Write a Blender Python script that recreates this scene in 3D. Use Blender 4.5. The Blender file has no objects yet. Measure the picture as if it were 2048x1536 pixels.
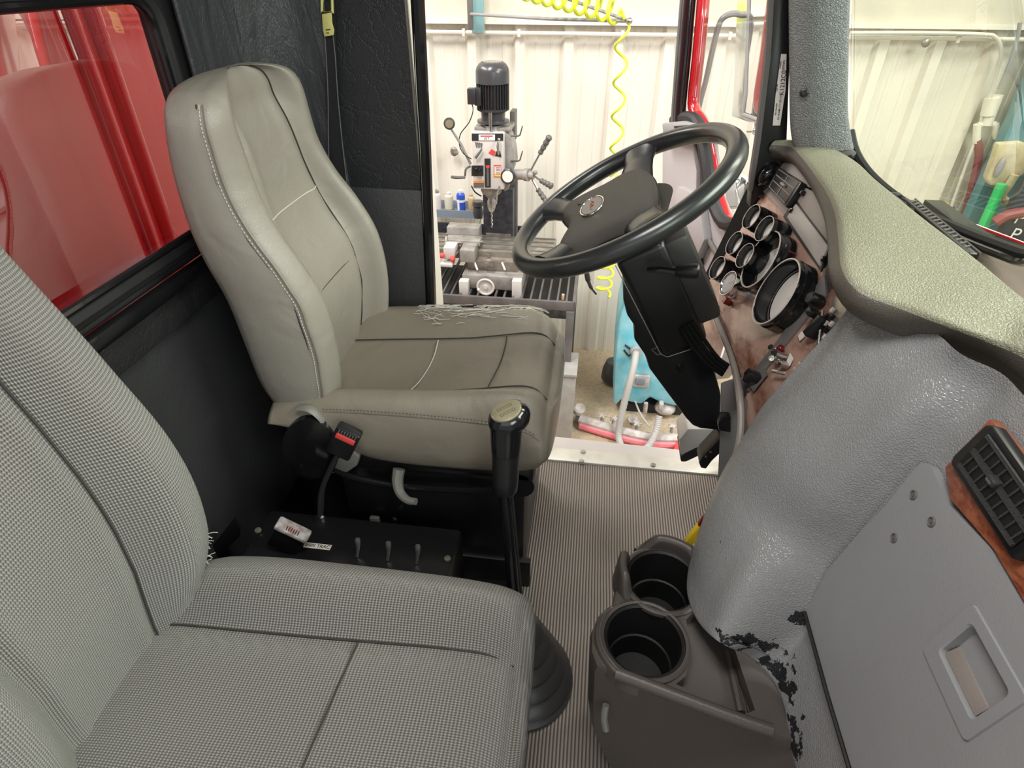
import bpy, bmesh, math, random
from math import sin, cos, tan, pi, radians, sqrt, atan2
from mathutils import Vector, Matrix
random.seed(7)
S = bpy.context.scene
COL = S.collection
# ------------------------------------------------------------------ camera
CAMF, PITCH, YAW = 1190.0, radians(35.2), radians(7.7)
CAMP = Vector((0, 0, 1.35))
cam = bpy.data.objects.new('camera', bpy.data.cameras.new('camera')); COL.objects.link(cam)
cam.data.sensor_width = 36; cam.data.lens = CAMF / 2048 * 36; cam.data.clip_start = 0.02
cam.location = CAMP; cam.rotation_euler = (pi / 2 - PITCH, 0, YAW)
S.camera = cam
# ------------------------------------------------------------------ world, lights, exposure
S.view_settings.view_transform = 'Standard'; S.view_settings.look = 'None'
S.view_settings.gamma = 1; S.view_settings.use_curve_mapping = False
S.view_settings.exposure = 0.0
w = bpy.data.worlds.new('world'); S.world = w; w.use_nodes = True
w.node_tree.nodes['Background'].inputs[0].default_value = (1.0, 0.97, 0.92, 1)
w.node_tree.nodes['Background'].inputs[1].default_value = 0.44
def area(name, loc, target, sx, sy, power, col=(1, 1, 1)):
    l = bpy.data.lights.new(name, 'AREA'); l.shape = 'RECTANGLE'; l.size = sx; l.size_y = sy; l.energy = power; l.color = col
    o = bpy.data.objects.new(name, l); COL.objects.link(o); o.location = loc
    o.rotation_euler = (Vector(target) - Vector(loc)).to_track_quat('-Z', 'Y').to_euler(); return o
area('shop_lamp_left', (-2.4, 2.7, 2.7), (0.2, 4.0, 0.0), 2.0, 0.5, 80, (1, .95, .88))
area('shop_lamp_front', (2.6, 2.6, 3.0), (2.0, 3.8, 0.0), 2.5, 0.5, 95, (1, .97, .92))
area('shop_lamp_hood', (2.6, 0.6, 2.6), (0.0, 0.9, 0.5), 1.8, 1.2, 120, (.97, 1, .98))
area('shop_lamp_passenger_side', (-0.2, -2.0, 1.9), (-0.1, 0.8, 0.6), 2.6, 1.2, 9, (.93, .98, 1))
area('backrest_fill', (1.5, -1.7, 2.0), (-.6, .5, .8), 1.2, 1.0, 34, (.90, .97, 1))  # fill added out of view to brighten the fronts of the backrests
area('cab_overhead_fill', (-.05, .45, 1.76), (-.05, .5, 0), .5, .25, 10, (1, .97, .93))  # unseen fill added under the roof to brighten dash, console and seats
area('red_panel_fill', (-1.08, 1.6, 3.1), (-1.2, 1.3, .8), .5, 1.6, 120, (1, .97, .93))  # fill added above the gap so the red body panel reads brighter

# ------------------------------------------------------------------ picture ray helpers
FW = Vector((-sin(YAW) * cos(PITCH), cos(YAW) * cos(PITCH), -sin(PITCH)))
RT = Vector((cos(YAW), sin(YAW), 0)); UP = RT.cross(FW)
def ray(px, py): return FW + RT * (px - 1024) / CAMF + UP * (768 - py) / CAMF
def at(px, py, X=None, Y=None, Z=None):
    d = ray(px, py)
    i, v = (0, X) if X is not None else (1, Y) if Y is not None else (2, Z)
    return CAMP + d * ((v - CAMP[i]) / d[i])
class Plane:
    def __init__(s, n, p): s.n = Vector(n).normalized(); s.d = s.n.dot(Vector(p))
    def __call__(s, px, py, off=0):
        d = ray(px, py); return CAMP + d * ((s.d + off - s.n.dot(CAMP)) / s.n.dot(d))

# ------------------------------------------------------------------ materials
M = {}
def nodes(name):
    m = bpy.data.materials.new(name); m.use_nodes = True; nt = m.node_tree
    return m, nt, nt.nodes['Principled BSDF']
def mat(name, col, rough=.5, metal=0, bump=0, bscale=200, spec=.5, coat=0, var=0, vscale=6, detail=4, trans=0, emit=None, col2=None, stretch=None):
    m, nt, b = nodes(name); N = nt.nodes; L = nt.links
    b.inputs['Base Color'].default_value = (*col, 1); b.inputs['Roughness'].default_value = rough
    b.inputs['Metallic'].default_value = metal; b.inputs['Specular IOR Level'].default_value = spec
    b.inputs['Coat Weight'].default_value = coat; b.inputs['Transmission Weight'].default_value = trans
    if emit: b.inputs['Emission Color'].default_value = (*emit[0], 1); b.inputs['Emission Strength'].default_value = emit[1]
    tc = N.new('ShaderNodeTexCoord')
    vec = tc.outputs['Object']
    if stretch:
        mp = N.new('ShaderNodeMapping'); mp.inputs['Scale'].default_value = stretch; L.new(vec, mp.inputs[0]); vec = mp.outputs[0]
    if var or col2:
        n = N.new('ShaderNodeTexNoise'); n.inputs['Scale'].default_value = vscale; n.inputs['Detail'].default_value = detail
        L.new(vec, n.inputs['Vector'])
        mx = N.new('ShaderNodeMix'); mx.data_type = 'RGBA'
        c2 = col2 or tuple(c * (1 - var) for c in col)
        mr = N.new('ShaderNodeMapRange'); mr.inputs[1].default_value = .35; mr.inputs[2].default_value = .65
        L.new(n.outputs[0], mr.inputs[0]); L.new(mr.outputs[0], mx.inputs[0])
        mx.inputs[6].default_value = (*col, 1); mx.inputs[7].default_value = (*c2, 1); L.new(mx.outputs[2], b.inputs['Base Color'])
    if bump:
        n2 = N.new('ShaderNodeTexNoise'); n2.inputs['Scale'].default_value = bscale; n2.inputs['Detail'].default_value = 3
        L.new(vec, n2.inputs['Vector'])
        bp = N.new('ShaderNodeBump'); bp.inputs['Strength'].default_value = bump; bp.inputs['Distance'].default_value = .002
        L.new(n2.outputs[0], bp.inputs['Height']); L.new(bp.outputs[0], b.inputs['Normal'])
    M[name] = m; return m
def leather(name, col, rough, cell, strength, dist=.0015, fold=.0, var=.12, stretch=(1, 1, 1), crease=0):
    """grained vinyl or leather: voronoi pebbles, soft folds and optional long creases"""
    m, nt, b = nodes(name); N = nt.nodes; L = nt.links
    b.inputs['Roughness'].default_value = rough
    tc = N.new('ShaderNodeTexCoord'); mp = N.new('ShaderNodeMapping'); mp.inputs['Scale'].default_value = stretch; L.new(tc.outputs['Object'], mp.inputs[0])
    wn = N.new('ShaderNodeTexNoise'); wn.inputs['Scale'].default_value = cell * .4; L.new(mp.outputs[0], wn.inputs['Vector'])
    ad = N.new('ShaderNodeVectorMath'); ad.operation = 'MULTIPLY_ADD'; ad.inputs[1].default_value = (1.2 / cell,) * 3
    L.new(wn.outputs['Color'], ad.inputs[0]); L.new(mp.outputs[0], ad.inputs[2])
    v = N.new('ShaderNodeTexVoronoi'); v.feature = 'DISTANCE_TO_EDGE'; v.inputs['Scale'].default_value = cell; L.new(ad.outputs[0], v.inputs['Vector'])
    mr = N.new('ShaderNodeMapRange'); mr.inputs[2].default_value = .25; L.new(v.outputs[0], mr.inputs[0])
    h = mr.outputs[0]
    bp = N.new('ShaderNodeBump'); bp.inputs['Strength'].default_value = strength; bp.inputs['Distance'].default_value = dist; L.new(h, bp.inputs['Height'])
    last = bp
    if fold:
        f = N.new('ShaderNodeTexNoise'); f.inputs['Scale'].default_value = 9; f.inputs['Detail'].default_value = 2; f.inputs['Distortion'].default_value = 1.2; L.new(mp.outputs[0], f.inputs['Vector'])
        b2 = N.new('ShaderNodeBump'); b2.inputs['Strength'].default_value = fold; b2.inputs['Distance'].default_value = .02
        L.new(f.outputs[0], b2.inputs['Height']); L.new(last.outputs[0], b2.inputs['Normal']); last = b2
    if crease:
        c = N.new('ShaderNodeTexVoronoi'); c.feature = 'DISTANCE_TO_EDGE'; c.inputs['Scale'].default_value = 16
        n3 = N.new('ShaderNodeTexNoise'); n3.inputs['Scale'].default_value = 9; n3.inputs['Detail'].default_value = 5; L.new(mp.outputs[0], n3.inputs['Vector'])
        a3 = N.new('ShaderNodeVectorMath'); a3.operation = 'MULTIPLY_ADD'; a3.inputs[1].default_value = (.25,) * 3
        L.new(n3.outputs['Color'], a3.inputs[0]); L.new(mp.outputs[0], a3.inputs[2]); L.new(a3.outputs[0], c.inputs['Vector'])
        r3 = N.new('ShaderNodeMapRange'); r3.inputs[2].default_value = .06; L.new(c.outputs[0], r3.inputs[0])
        b3 = N.new('ShaderNodeBump'); b3.inputs['Strength'].default_value = crease; b3.inputs['Distance'].default_value = .004
        L.new(r3.outputs[0], b3.inputs['Height']); L.new(last.outputs[0], b3.inputs['Normal']); last = b3
    L.new(last.outputs[0], b.inputs['Normal'])
    n = N.new('ShaderNodeTexNoise'); n.inputs['Scale'].default_value = 7; n.inputs['Detail'].default_value = 5; L.new(tc.outputs['Object'], n.inputs['Vector'])
    mx = N.new('ShaderNodeMix'); mx.data_type = 'RGBA'; L.new(n.outputs[0], mx.inputs[0])
    mx.inputs[6].default_value = (*[c * (1 + var) for c in col], 1); mx.inputs[7].default_value = (*[c * (1 - var) for c in col], 1)
    L.new(mx.outputs[2], b.inputs['Base Color']); M[name] = m; return m
leather('seat_leather', (.20, .176, .138), .36, 420, .25, .0008, fold=.2, var=.08)
leather('seat_leather_light', (.265, .245, .208), .34, 420, .25, .0008, fold=.2, var=.06)
leather('black_vinyl', (.027, .027, .028), .33, 260, .35, .001, fold=.35, crease=.22, var=.1)
leather('dark_vinyl', (.038, .038, .040), .5, 260, .3, .001, fold=.1, crease=.1, var=.1)
leather('grey_vinyl', (.285, .29, .295), .27, 260, .42, .0014, fold=.12, var=.05)
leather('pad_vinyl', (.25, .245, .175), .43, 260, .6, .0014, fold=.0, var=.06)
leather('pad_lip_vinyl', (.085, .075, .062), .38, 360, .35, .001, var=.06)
leather('pillar_vinyl', (.25, .262, .262), .48, 230, .8, .002, var=.04)
leather('wheel_pad_vinyl', (.060, .054, .048), .48, 700, .6, .001, var=.1)
leather('door_vinyl', (.40, .385, .39), .4, 300, .3, .001, var=.04)
leather('corner_vinyl', (.045, .047, .052), .36, 260, .3, .001, fold=.5, crease=.15, var=.1, stretch=(1.3, 1.3, .35))
leather('side_vinyl', (.018, .019, .021), .40, 260, .3, .001, crease=.2, var=.1)
mat('charcoal_plastic', (.035, .034, .033), .4)
mat('grey_plastic', (.315, .32, .33), .3, bump=.15, bscale=500, var=.06)
mat('console_plastic', (.080, .068, .061), .33, bump=.25, bscale=700)
mat('shade_black', (.006, .006, .006), .9, spec=.1)
mat('liner_black', (.006, .006, .006), .5, bump=.15, bscale=600)
mat('black_plastic', (.010, .010, .011), .35)
mat('black_gloss', (.008, .008, .009), .14, coat=.3)
mat('black_rubber', (.014, .014, .015), .55)
mat('wheel_black', (.020, .022, .022), .27, spec=.6)
mat('black_paint_metal', (.010, .010, .011), .3)
mat('grey_trim', (.14, .13, .125), .45)
mat('taupe_trim', (.25, .22, .20), .45, bump=.2, bscale=500)
mat('brown_shelf', (.17, .14, .10), .85, spec=.3, bump=.2, bscale=400, var=.15)
mat('chrome', (.82, .82, .82), .13, 1)
mat('steel', (.55, .55, .54), .28, 1, var=.15, vscale=20)
mat('brushed_alu', (.80, .78, .70), .45, .35, bump=.25, bscale=300, var=.2, vscale=12)
mat('dial_white', (.80, .76, .72), .4)
mat('dial_grey', (.42, .42, .42), .3, var=.2, vscale=60)
mat('bezel_edge', (.62, .56, .50), .3)
mat('red_lens', (.25, .015, .012), .2, coat=.5)
mat('red_plastic', (.75, .07, .06), .4)
mat('red_paint', (.62, .012, .018), .12, coat=1)
mat('red_dark_lens', (.12, .004, .006), .2)
mat('yellow_plastic', (.85, .60, .03), .4)
mat('yellow_tag', (.62, .58, .20), .45, bump=.1)
mat('gold_face', (.27, .235, .155), .4, .3)
mat('ink', (.02, .02, .02), .6)
mat('grey_ink', (.10, .11, .10), .6)
mat('paper', (.75, .68, .64), .6)
mat('white_thread', (.50, .48, .42), .8)
mat('dark_thread', (.035, .03, .025), .8)
mat('grey_lever', (.17, .165, .145), .45)
mat('worn_grey', (.42, .40, .40), .8, bump=.6, bscale=300, col2=(.20, .14, .13), vscale=60)
mat('silver_toggle', (.45, .45, .45), .3, .8)
mat('frayed_foam', (.55, .52, .46), .95, bump=1, bscale=400)
mat('strap', (.010, .010, .012), .75, bump=.5, bscale=900)
mat('plate_beige', (.36, .33, .31), .4)
mat('pedal_rubber', (.58, .55, .50), .6, bump=.4, bscale=90)
# shop
mat('wall_paint', (.80, .75, .66), .5, var=.10, vscale=2.2, detail=8, stretch=(1, 1, .5))
mat('wall_board', (.66, .60, .50), .6, var=.14, vscale=3)
mat('rail_paint', (.78, .73, .64), .5)
mat('shop_concrete', (.52, .42, .29), .75, bump=.4, bscale=120, col2=(.42, .33, .22), vscale=45, detail=8)
mat('machine_white', (.62, .59, .56), .3, var=.06, vscale=12)
mat('machine_cast', (.33, .31, .285), .42, bump=.3, bscale=90, col2=(.20, .185, .17), vscale=14)
mat('machine_oily', (.36, .32, .27), .35, .5, col2=(.20, .175, .15), vscale=18)
mat('motor_black', (.030, .030, .033), .28, spec=.7)
mat('motor_grey', (.055, .055, .06), .25)
mat('machine_dark', (.022, .022, .028), .4, col2=(.05, .05, .06), vscale=30)
mat('handle_grey', (.11, .105, .10), .4)
mat('bench_steel', (.17, .16, .155), .5, .3, col2=(.12, .11, .11), vscale=10)
mat('grate_dark', (.025, .024, .024), .6)
mat('shelf_blue', (.24, .29, .35), .5)
mat('toolbox_grey', (.38, .37, .35), .55, col2=(.30, .29, .27), vscale=12)
mat('teal_plastic', (.14, .56, .70), .42, col2=(.36, .70, .78), vscale=9)
mat('hose_grey', (.44, .43, .41), .55)
mat('dirty_white', (.62, .57, .54), .7, bump=.6, bscale=60, col2=(.42, .36, .33), vscale=22)
mat('pink_squeegee', (.85, .23, .27), .45)
mat('lime_hose', (.72, .82, .05), .4)
mat('conduit', (.66, .63, .56), .45)
mat('grey_pipe', (.30, .30, .30), .4)
mat('teal_post', (.24, .42, .44), .5)
mat('can_white', (.76, .70, .72), .4)
mat('can_cloudy', (.62, .58, .48), .35)
mat('can_blue', (.035, .09, .50), .3)
mat('can_tan', (.55, .40, .24), .4)
mat('oil_amber', (.40, .30, .06), .3)
mat('tan_glove', (.66, .56, .34), .8, bump=.6, bscale=60, var=.25, vscale=14)
mat('green_hose', (.03, .50, .14), .4)
mat('maroon_hose', (.28, .07, .07), .5)
mat('chalk_board', (.05, .055, .06), .7)
mat('white_paint', (.85, .85, .85), .6)
mat('teal_panel', (.10, .25, .29), .5)
mat('blue_plastic', (.12, .16, .45), .5)
mat('orange_trim', (.7, .22, .03), .5)
def wood(name, c1, c2, scale=6, rough=.25):
    m, nt, b = nodes(name); N = nt.nodes; L = nt.links; b.inputs['Roughness'].default_value = rough; b.inputs['Coat Weight'].default_value = .3
    tc = N.new('ShaderNodeTexCoord'); mp = N.new('ShaderNodeMapping'); mp.inputs['Scale'].default_value = (1, .5, 1.4); L.new(tc.outputs['Object'], mp.inputs[0])
    n = N.new('ShaderNodeTexNoise'); n.inputs['Scale'].default_value = scale; n.inputs['Detail'].default_value = 10; n.inputs['Distortion'].default_value = 2.2; L.new(mp.outputs[0], n.inputs['Vector'])
    wv = N.new('ShaderNodeTexNoise'); wv.inputs['Scale'].default_value = scale * 12; wv.inputs['Detail'].default_value = 6; wv.inputs['Distortion'].default_value = 1.
    L.new(mp.outputs[0], wv.inputs['Vector'])
    ml = N.new('ShaderNodeMath'); ml.operation = 'MULTIPLY_ADD'; ml.inputs[1].default_value = .35; L.new(wv.outputs[0], ml.inputs[0]); L.new(n.outputs[0], ml.inputs[2])
    cr = N.new('ShaderNodeValToRGB'); cr.color_ramp.elements[0].position = .52; cr.color_ramp.elements[1].position = .78
    cr.color_ramp.elements[0].color = (*c1, 1); cr.color_ramp.elements[1].color = (*c2, 1); L.new(ml.outputs[0], cr.inputs[0]); L.new(cr.outputs[0], b.inputs['Base Color'])
    M[name] = m
wood('burl_wood', (.17, .065, .042), (.43, .27, .21), 5)
wood('orange_burl', (.22, .055, .025), (.42, .14, .07), 34)
def ribbed_mat():
    m, nt, b = nodes('rubber_mat'); N = nt.nodes; L = nt.links; b.inputs['Roughness'].default_value = .6
    tc = N.new('ShaderNodeTexCoord'); sx = N.new('ShaderNodeSeparateXYZ'); L.new(tc.outputs['Object'], sx.inputs[0])
    n0 = N.new('ShaderNodeTexNoise'); n0.inputs['Scale'].default_value = 2.5; L.new(tc.outputs['Object'], n0.inputs['Vector'])
    ms = N.new('ShaderNodeMath'); ms.operation = 'MULTIPLY_ADD'; ms.inputs[1].default_value = .012; L.new(n0.outputs[0], ms.inputs[0]); L.new(sx.outputs[0], ms.inputs[2])
    mm = N.new('ShaderNodeMath'); mm.operation = 'MULTIPLY'; mm.inputs[1].default_value = 2 * pi / .0078; L.new(ms.outputs[0], mm.inputs[0])
    sn = N.new('ShaderNodeMath'); sn.operation = 'SINE'; L.new(mm.outputs[0], sn.inputs[0])
    bp = N.new('ShaderNodeBump'); bp.inputs['Strength'].default_value = .8; bp.inputs['Distance'].default_value = .0015; L.new(sn.outputs[0], bp.inputs['Height']); L.new(bp.outputs[0], b.inputs['Normal'])
    mr = N.new('ShaderNodeMapRange'); mr.inputs[1].default_value = -.9; mr.inputs[2].default_value = .1; L.new(sn.outputs[0], mr.inputs[0])
    n = N.new('ShaderNodeTexNoise'); n.inputs['Scale'].default_value = 5; n.inputs['Detail'].default_value = 6; L.new(tc.outputs['Object'], n.inputs['Vector'])
    mx = N.new('ShaderNodeMix'); mx.data_type = 'RGBA'; L.new(n.outputs[0], mx.inputs[0])
    mx.inputs[6].default_value = (.44, .385, .335, 1); mx.inputs[7].default_value = (.28, .24, .20, 1)
    m2 = N.new('ShaderNodeMix'); m2.data_type = 'RGBA'; L.new(mr.outputs[0], m2.inputs[0]); m2.inputs[6].default_value = (.085, .07, .06, 1); L.new(mx.outputs[2], m2.inputs[7])
    L.new(m2.outputs[2], b.inputs['Base Color']); M['rubber_mat'] = m
ribbed_mat()
def cloth(name, c1, c2, pu=.0075, pv=.0058):
    m, nt, b = nodes(name); N = nt.nodes; L = nt.links; b.inputs['Roughness'].default_value = .75; b.inputs['Sheen Weight'].default_value = .3
    uv = N.new('ShaderNodeUVMap'); sx = N.new('ShaderNodeSeparateXYZ'); L.new(uv.outputs[0], sx.inputs[0])
    def mth(op, a, bb=None, c=None):
        q = N.new('ShaderNodeMath'); q.operation = op
        for i, x in enumerate((a, bb, c)):
            if x is None: continue
            if isinstance(x, (int, float)): q.inputs[i].default_value = x
            else: L.new(x, q.inputs[i])
        return q.outputs[0]
    u = mth('MULTIPLY', sx.outputs[0], 2 * pi / pu); v = mth('MULTIPLY', sx.outputs[1], pi / pv)
    a = mth('SINE', mth('ADD', u, v)); c = mth('SINE', mth('SUBTRACT', u, v))
    h = mth('ADD', mth('MULTIPLY', a, c), 0)
    bp = N.new('ShaderNodeBump'); bp.inputs['Strength'].default_value = .9; bp.inputs['Distance'].default_value = .002; L.new(h, bp.inputs['Height']); L.new(bp.outputs[0], b.inputs['Normal'])
    mr = N.new('ShaderNodeMapRange'); mr.inputs[1].default_value = -.5; mr.inputs[2].default_value = .75; L.new(h, mr.inputs[0])
    mx = N.new('ShaderNodeMix'); mx.data_type = 'RGBA'; L.new(mr.outputs[0], mx.inputs[0]); mx.inputs[6].default_value = (*c2, 1); mx.inputs[7].default_value = (*c1, 1)
    L.new(mx.outputs[2], b.inputs['Base Color']); M[name] = m
cloth('seat_cloth', (.345, .325, .293), (.085, .077, .067))
def chipped(name, col):
    """grey paint with black chips worn through where the surface rubs"""
    m = M['grey_vinyl'].copy(); m.name = name; nt = m.node_tree; N = nt.nodes; L = nt.links; b = N['Principled BSDF']
    src = b.inputs['Base Color'].links[0].from_socket
    tc = N.new('ShaderNodeTexCoord')
    n = N.new('ShaderNodeTexNoise'); n.inputs['Scale'].default_value = 34; n.inputs['Detail'].default_value = 8; n.inputs['Roughness'].default_value = .62; L.new(tc.outputs['Object'], n.inputs['Vector'])
    at_ = N.new('ShaderNodeAttribute'); at_.attribute_name = 'wear'
    ad = N.new('ShaderNodeMath'); ad.operation = 'MULTIPLY_ADD'; ad.inputs[1].default_value = .28; L.new(at_.outputs['Fac'], ad.inputs[0]); L.new(n.outputs[0], ad.inputs[2])
    gt = N.new('ShaderNodeMath'); gt.operation = 'GREATER_THAN'; gt.inputs[1].default_value = .735; L.new(ad.outputs[0], gt.inputs[0])
    mx = N.new('ShaderNodeMix'); mx.data_type = 'RGBA'; L.new(gt.outputs[0], mx.inputs[0]); L.new(src, mx.inputs[6]); mx.inputs[7].default_value = (.016, .016, .02, 1)
    L.new(mx.outputs[2], b.inputs['Base Color']); M[name] = m
chipped('chipped_vinyl', None)
def glass(name, tint, refl=1.0, base=.06):
    m, nt, b = nodes(name); N = nt.nodes; L = nt.links; N.remove(b)
    t = N.new('ShaderNodeBsdfTransparent'); t.inputs[0].default_value = (*tint, 1)
    g = N.new('ShaderNodeBsdfGlossy'); g.inputs['Roughness'].default_value = .0; g.inputs[0].default_value = (refl, refl, refl, 1)
    lw = N.new('ShaderNodeLayerWeight'); lw.inputs[0].default_value = .5; pw_ = N.new('ShaderNodeMath'); pw_.operation = 'POWER'; pw_.inputs[1].default_value = 4; L.new(lw.outputs['Facing'], pw_.inputs[0])
    f = N.new('ShaderNodeMath'); f.operation = 'MULTIPLY_ADD'; f.inputs[1].default_value = .8; f.inputs[2].default_value = base; L.new(pw_.outputs[0], f.inputs[0])
    x = N.new('ShaderNodeMixShader'); L.new(f.outputs[0], x.inputs[0]); L.new(t.outputs[0], x.inputs[1]); L.new(g.outputs[0], x.inputs[2]); L.new(x.outputs[0], N['Material Output'].inputs[0]); M[name] = m
glass('windshield_glass', (.86, .92, .80)); glass('clear_glass', (.93, .95, .93)); glass('rear_glass', (.90, .90, .90), base=.36)
m_, nt_, b_ = nodes('mirror_glass'); b_.inputs['Metallic'].default_value = 1; b_.inputs['Roughness'].default_value = .02; b_.inputs['Base Color'].default_value = (.9, .9, .9, 1); M['mirror_glass'] = m_

# ------------------------------------------------------------------ object helpers
def tag(o, label=None, cat=None, group=None, kind=None):
    if label: o['label'] = label
    if cat: o['category'] = cat
    if group: o['group'] = group
    if kind: o['kind'] = kind
    return o
def thing(name, label, cat, loc, group=None, kind=None):
    o = bpy.data.objects.new(name, None); o.empty_display_size = .05; COL.objects.link(o); o.location = loc
    return tag(o, label, cat, group, kind)
def finish(name, me, m, parent, smooth, sharp=35):
    me.validate(); o = bpy.data.objects.new(name, me); COL.objects.link(o)
    if m: me.materials.append(M[m] if isinstance(m, str) else m)
    if smooth:
        me.polygons.foreach_set('use_smooth', [True] * len(me.polygons))
        if sharp < 180: me.set_sharp_from_angle(angle=radians(sharp))
    if parent is not None:
        o.parent = parent
        o.matrix_parent_inverse = root_mat(parent).inverted()
    return o
def root_mat(p):
    return Matrix.Translation(p.location) if p.parent is None else Matrix.Identity(4)   # parts keep world coordinates
def cr(p0, p1, p2, p3, t): return .5 * ((2 * p1) + (p2 - p0) * t + (2 * p0 - 5 * p1 + 4 * p2 - p3) * t * t + (3 * p1 - p0 - 3 * p2 + p3) * t ** 3)
def refine(pts, k, closed=False):
    pts = [Vector(p) for p in pts]; n = len(pts); out = []
    for i in range(n if closed else n - 1):
        g = (lambda j: pts[j % n]) if closed else (lambda j: pts[max(0, min(n - 1, j))])
        for s in range(k): out.append(cr(g(i - 1), g(i), g(i + 1), g(i + 2), s / k))
    if not closed: out.append(pts[-1])
    return out
def rads(rs, k):
    return [rs[i] + (rs[i + 1] - rs[i]) * s / k for i in range(len(rs) - 1) for s in range(k)] + [rs[-1]]
class MB:
    def __init__(s): s.bm = bmesh.new()
    def _merge(s, b):
        me = bpy.data.meshes.new('t'); b.to_mesh(me); b.free(); s.bm.from_mesh(me); bpy.data.meshes.remove(me); return s
    def box(s, c, size, R=None, bev=0, seg=2):
        b = bmesh.new(); bmesh.ops.create_cube(b, size=1); bmesh.ops.scale(b, vec=size, verts=b.verts)
        if bev: bmesh.ops.bevel(b, geom=b.edges[:], offset=bev, segments=seg, profile=.5, affect='EDGES')
        if R is not None: bmesh.ops.transform(b, matrix=R.to_4x4(), verts=b.verts)
        bmesh.ops.translate(b, vec=Vector(c), verts=b.verts); return s._merge(b)
    def bar(s, p0, p1, wd, th, side=(0, 0, 1), bev=0):
        p0, p1 = Vector(p0), Vector(p1); x = (p1 - p0); l = x.length; x.normalize(); y = Vector(side).cross(x).normalized(); z = x.cross(y)
        return s.box((p0 + p1) / 2, (l, wd, th), Matrix((x, y, z)).transposed(), bev)
    def lathe(s, prof, o, ax=(0, 0, 1), seg=24, cap=True, sx=1, sy=1, up=(0, 0, 1)):
        ax = Vector(ax).normalized(); o = Vector(o)
        u = Vector(up) - ax * Vector(up).dot(ax)
        if u.length < 1e-3: u = Vector((1, 0, 0)) - ax * ax.x
        u.normalize(); v = ax.cross(u); b = bmesh.new(); R = []
        for r, z in prof: R.append([b.verts.new(o + ax * z + u * (r * sx * cos(2 * pi * i / seg)) + v * (r * sy * sin(2 * pi * i / seg))) for i in range(seg)])
        for a, c in zip(R, R[1:]):
            for i in range(seg): b.faces.new((a[i], a[(i + 1) % seg], c[(i + 1) % seg], c[i]))
        if cap: b.faces.new(R[0][::-1]); b.faces.new(R[-1])
        bmesh.ops.recalc_face_normals(b, faces=b.faces[:]); return s._merge(b)
    def cyl(s, p0, p1, r0, r1=None, seg=16):
        p0, p1 = Vector(p0), Vector(p1); return s.lathe([(r0, 0), (r0 if r1 is None else r1, (p1 - p0).length)], p0, p1 - p0, seg)
    def tube(s, pts, r, seg=10, closed=False, flat=1, side=None):
        pts = [Vector(p) for p in pts]; n = len(pts); b = bmesh.new(); R = []
        tg = []
        for i in range(n):
            a = pts[(i - 1) % n] if closed or i else pts[0]; c = pts[(i + 1) % n] if closed or i < n - 1 else pts[-1]; tg.append((c - a).normalized())
        u = Vector(side) if side else Vector((0, 0, 1)) if abs(tg[0].z) < .9 else Vector((1, 0, 0))
        for i in range(n):
            u = (u - tg[i] * u.dot(tg[i])).normalized(); v = tg[i].cross(u); rr = r[i] if isinstance(r, (list, tuple)) else r
            R.append([b.verts.new(pts[i] + u * (rr * flat * cos(2 * pi * k / seg)) + v * (rr * sin(2 * pi * k / seg))) for k in range(seg)])
        for i in range(n if closed else n - 1):
            a, c = R[i], R[(i + 1) % n]
            for k in range(seg): b.faces.new((a[k], a[(k + 1) % seg], c[(k + 1) % seg], c[k]))
        if not closed: b.faces.new(R[0][::-1]); b.faces.new(R[-1])
        bmesh.ops.recalc_face_normals(b, faces=b.faces[:]); return s._merge(b)
    def prism(s, pts, vec, bev=0):
        b = bmesh.new(); vs = [b.verts.new(Vector(p)) for p in pts]; f = b.faces.new(vs)
        r = bmesh.ops.extrude_face_region(b, geom=[f]); nv = [e for e in r['geom'] if isinstance(e, bmesh.types.BMVert)]
        bmesh.ops.translate(b, vec=Vector(vec), verts=nv); bmesh.ops.recalc_face_normals(b, faces=b.faces[:])
        if bev: bmesh.ops.bevel(b, geom=[e for e in b.edges], offset=bev, segments=2, profile=.5, affect='EDGES')
        return s._merge(b)
    def sheet(s, pts):
        s.bm.faces.new([s.bm.verts.new(Vector(p)) for p in pts]); return s
    def ball(s, c, r, sc=(1, 1, 1), R=None):
        b = bmesh.new(); bmesh.ops.create_uvsphere(b, u_segments=20, v_segments=12, radius=r); bmesh.ops.scale(b, vec=sc, verts=b.verts)
        if R is not None: bmesh.ops.transform(b, matrix=R.to_4x4(), verts=b.verts)
        bmesh.ops.translate(b, vec=Vector(c), verts=b.verts); return s._merge(b)
    def build(s, name, m, parent=None, smooth=True, sharp=35):
        me = bpy.data.meshes.new(name); s.bm.to_mesh(me); s.bm.free(); return finish(name, me, m, parent, smooth, sharp)
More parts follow.
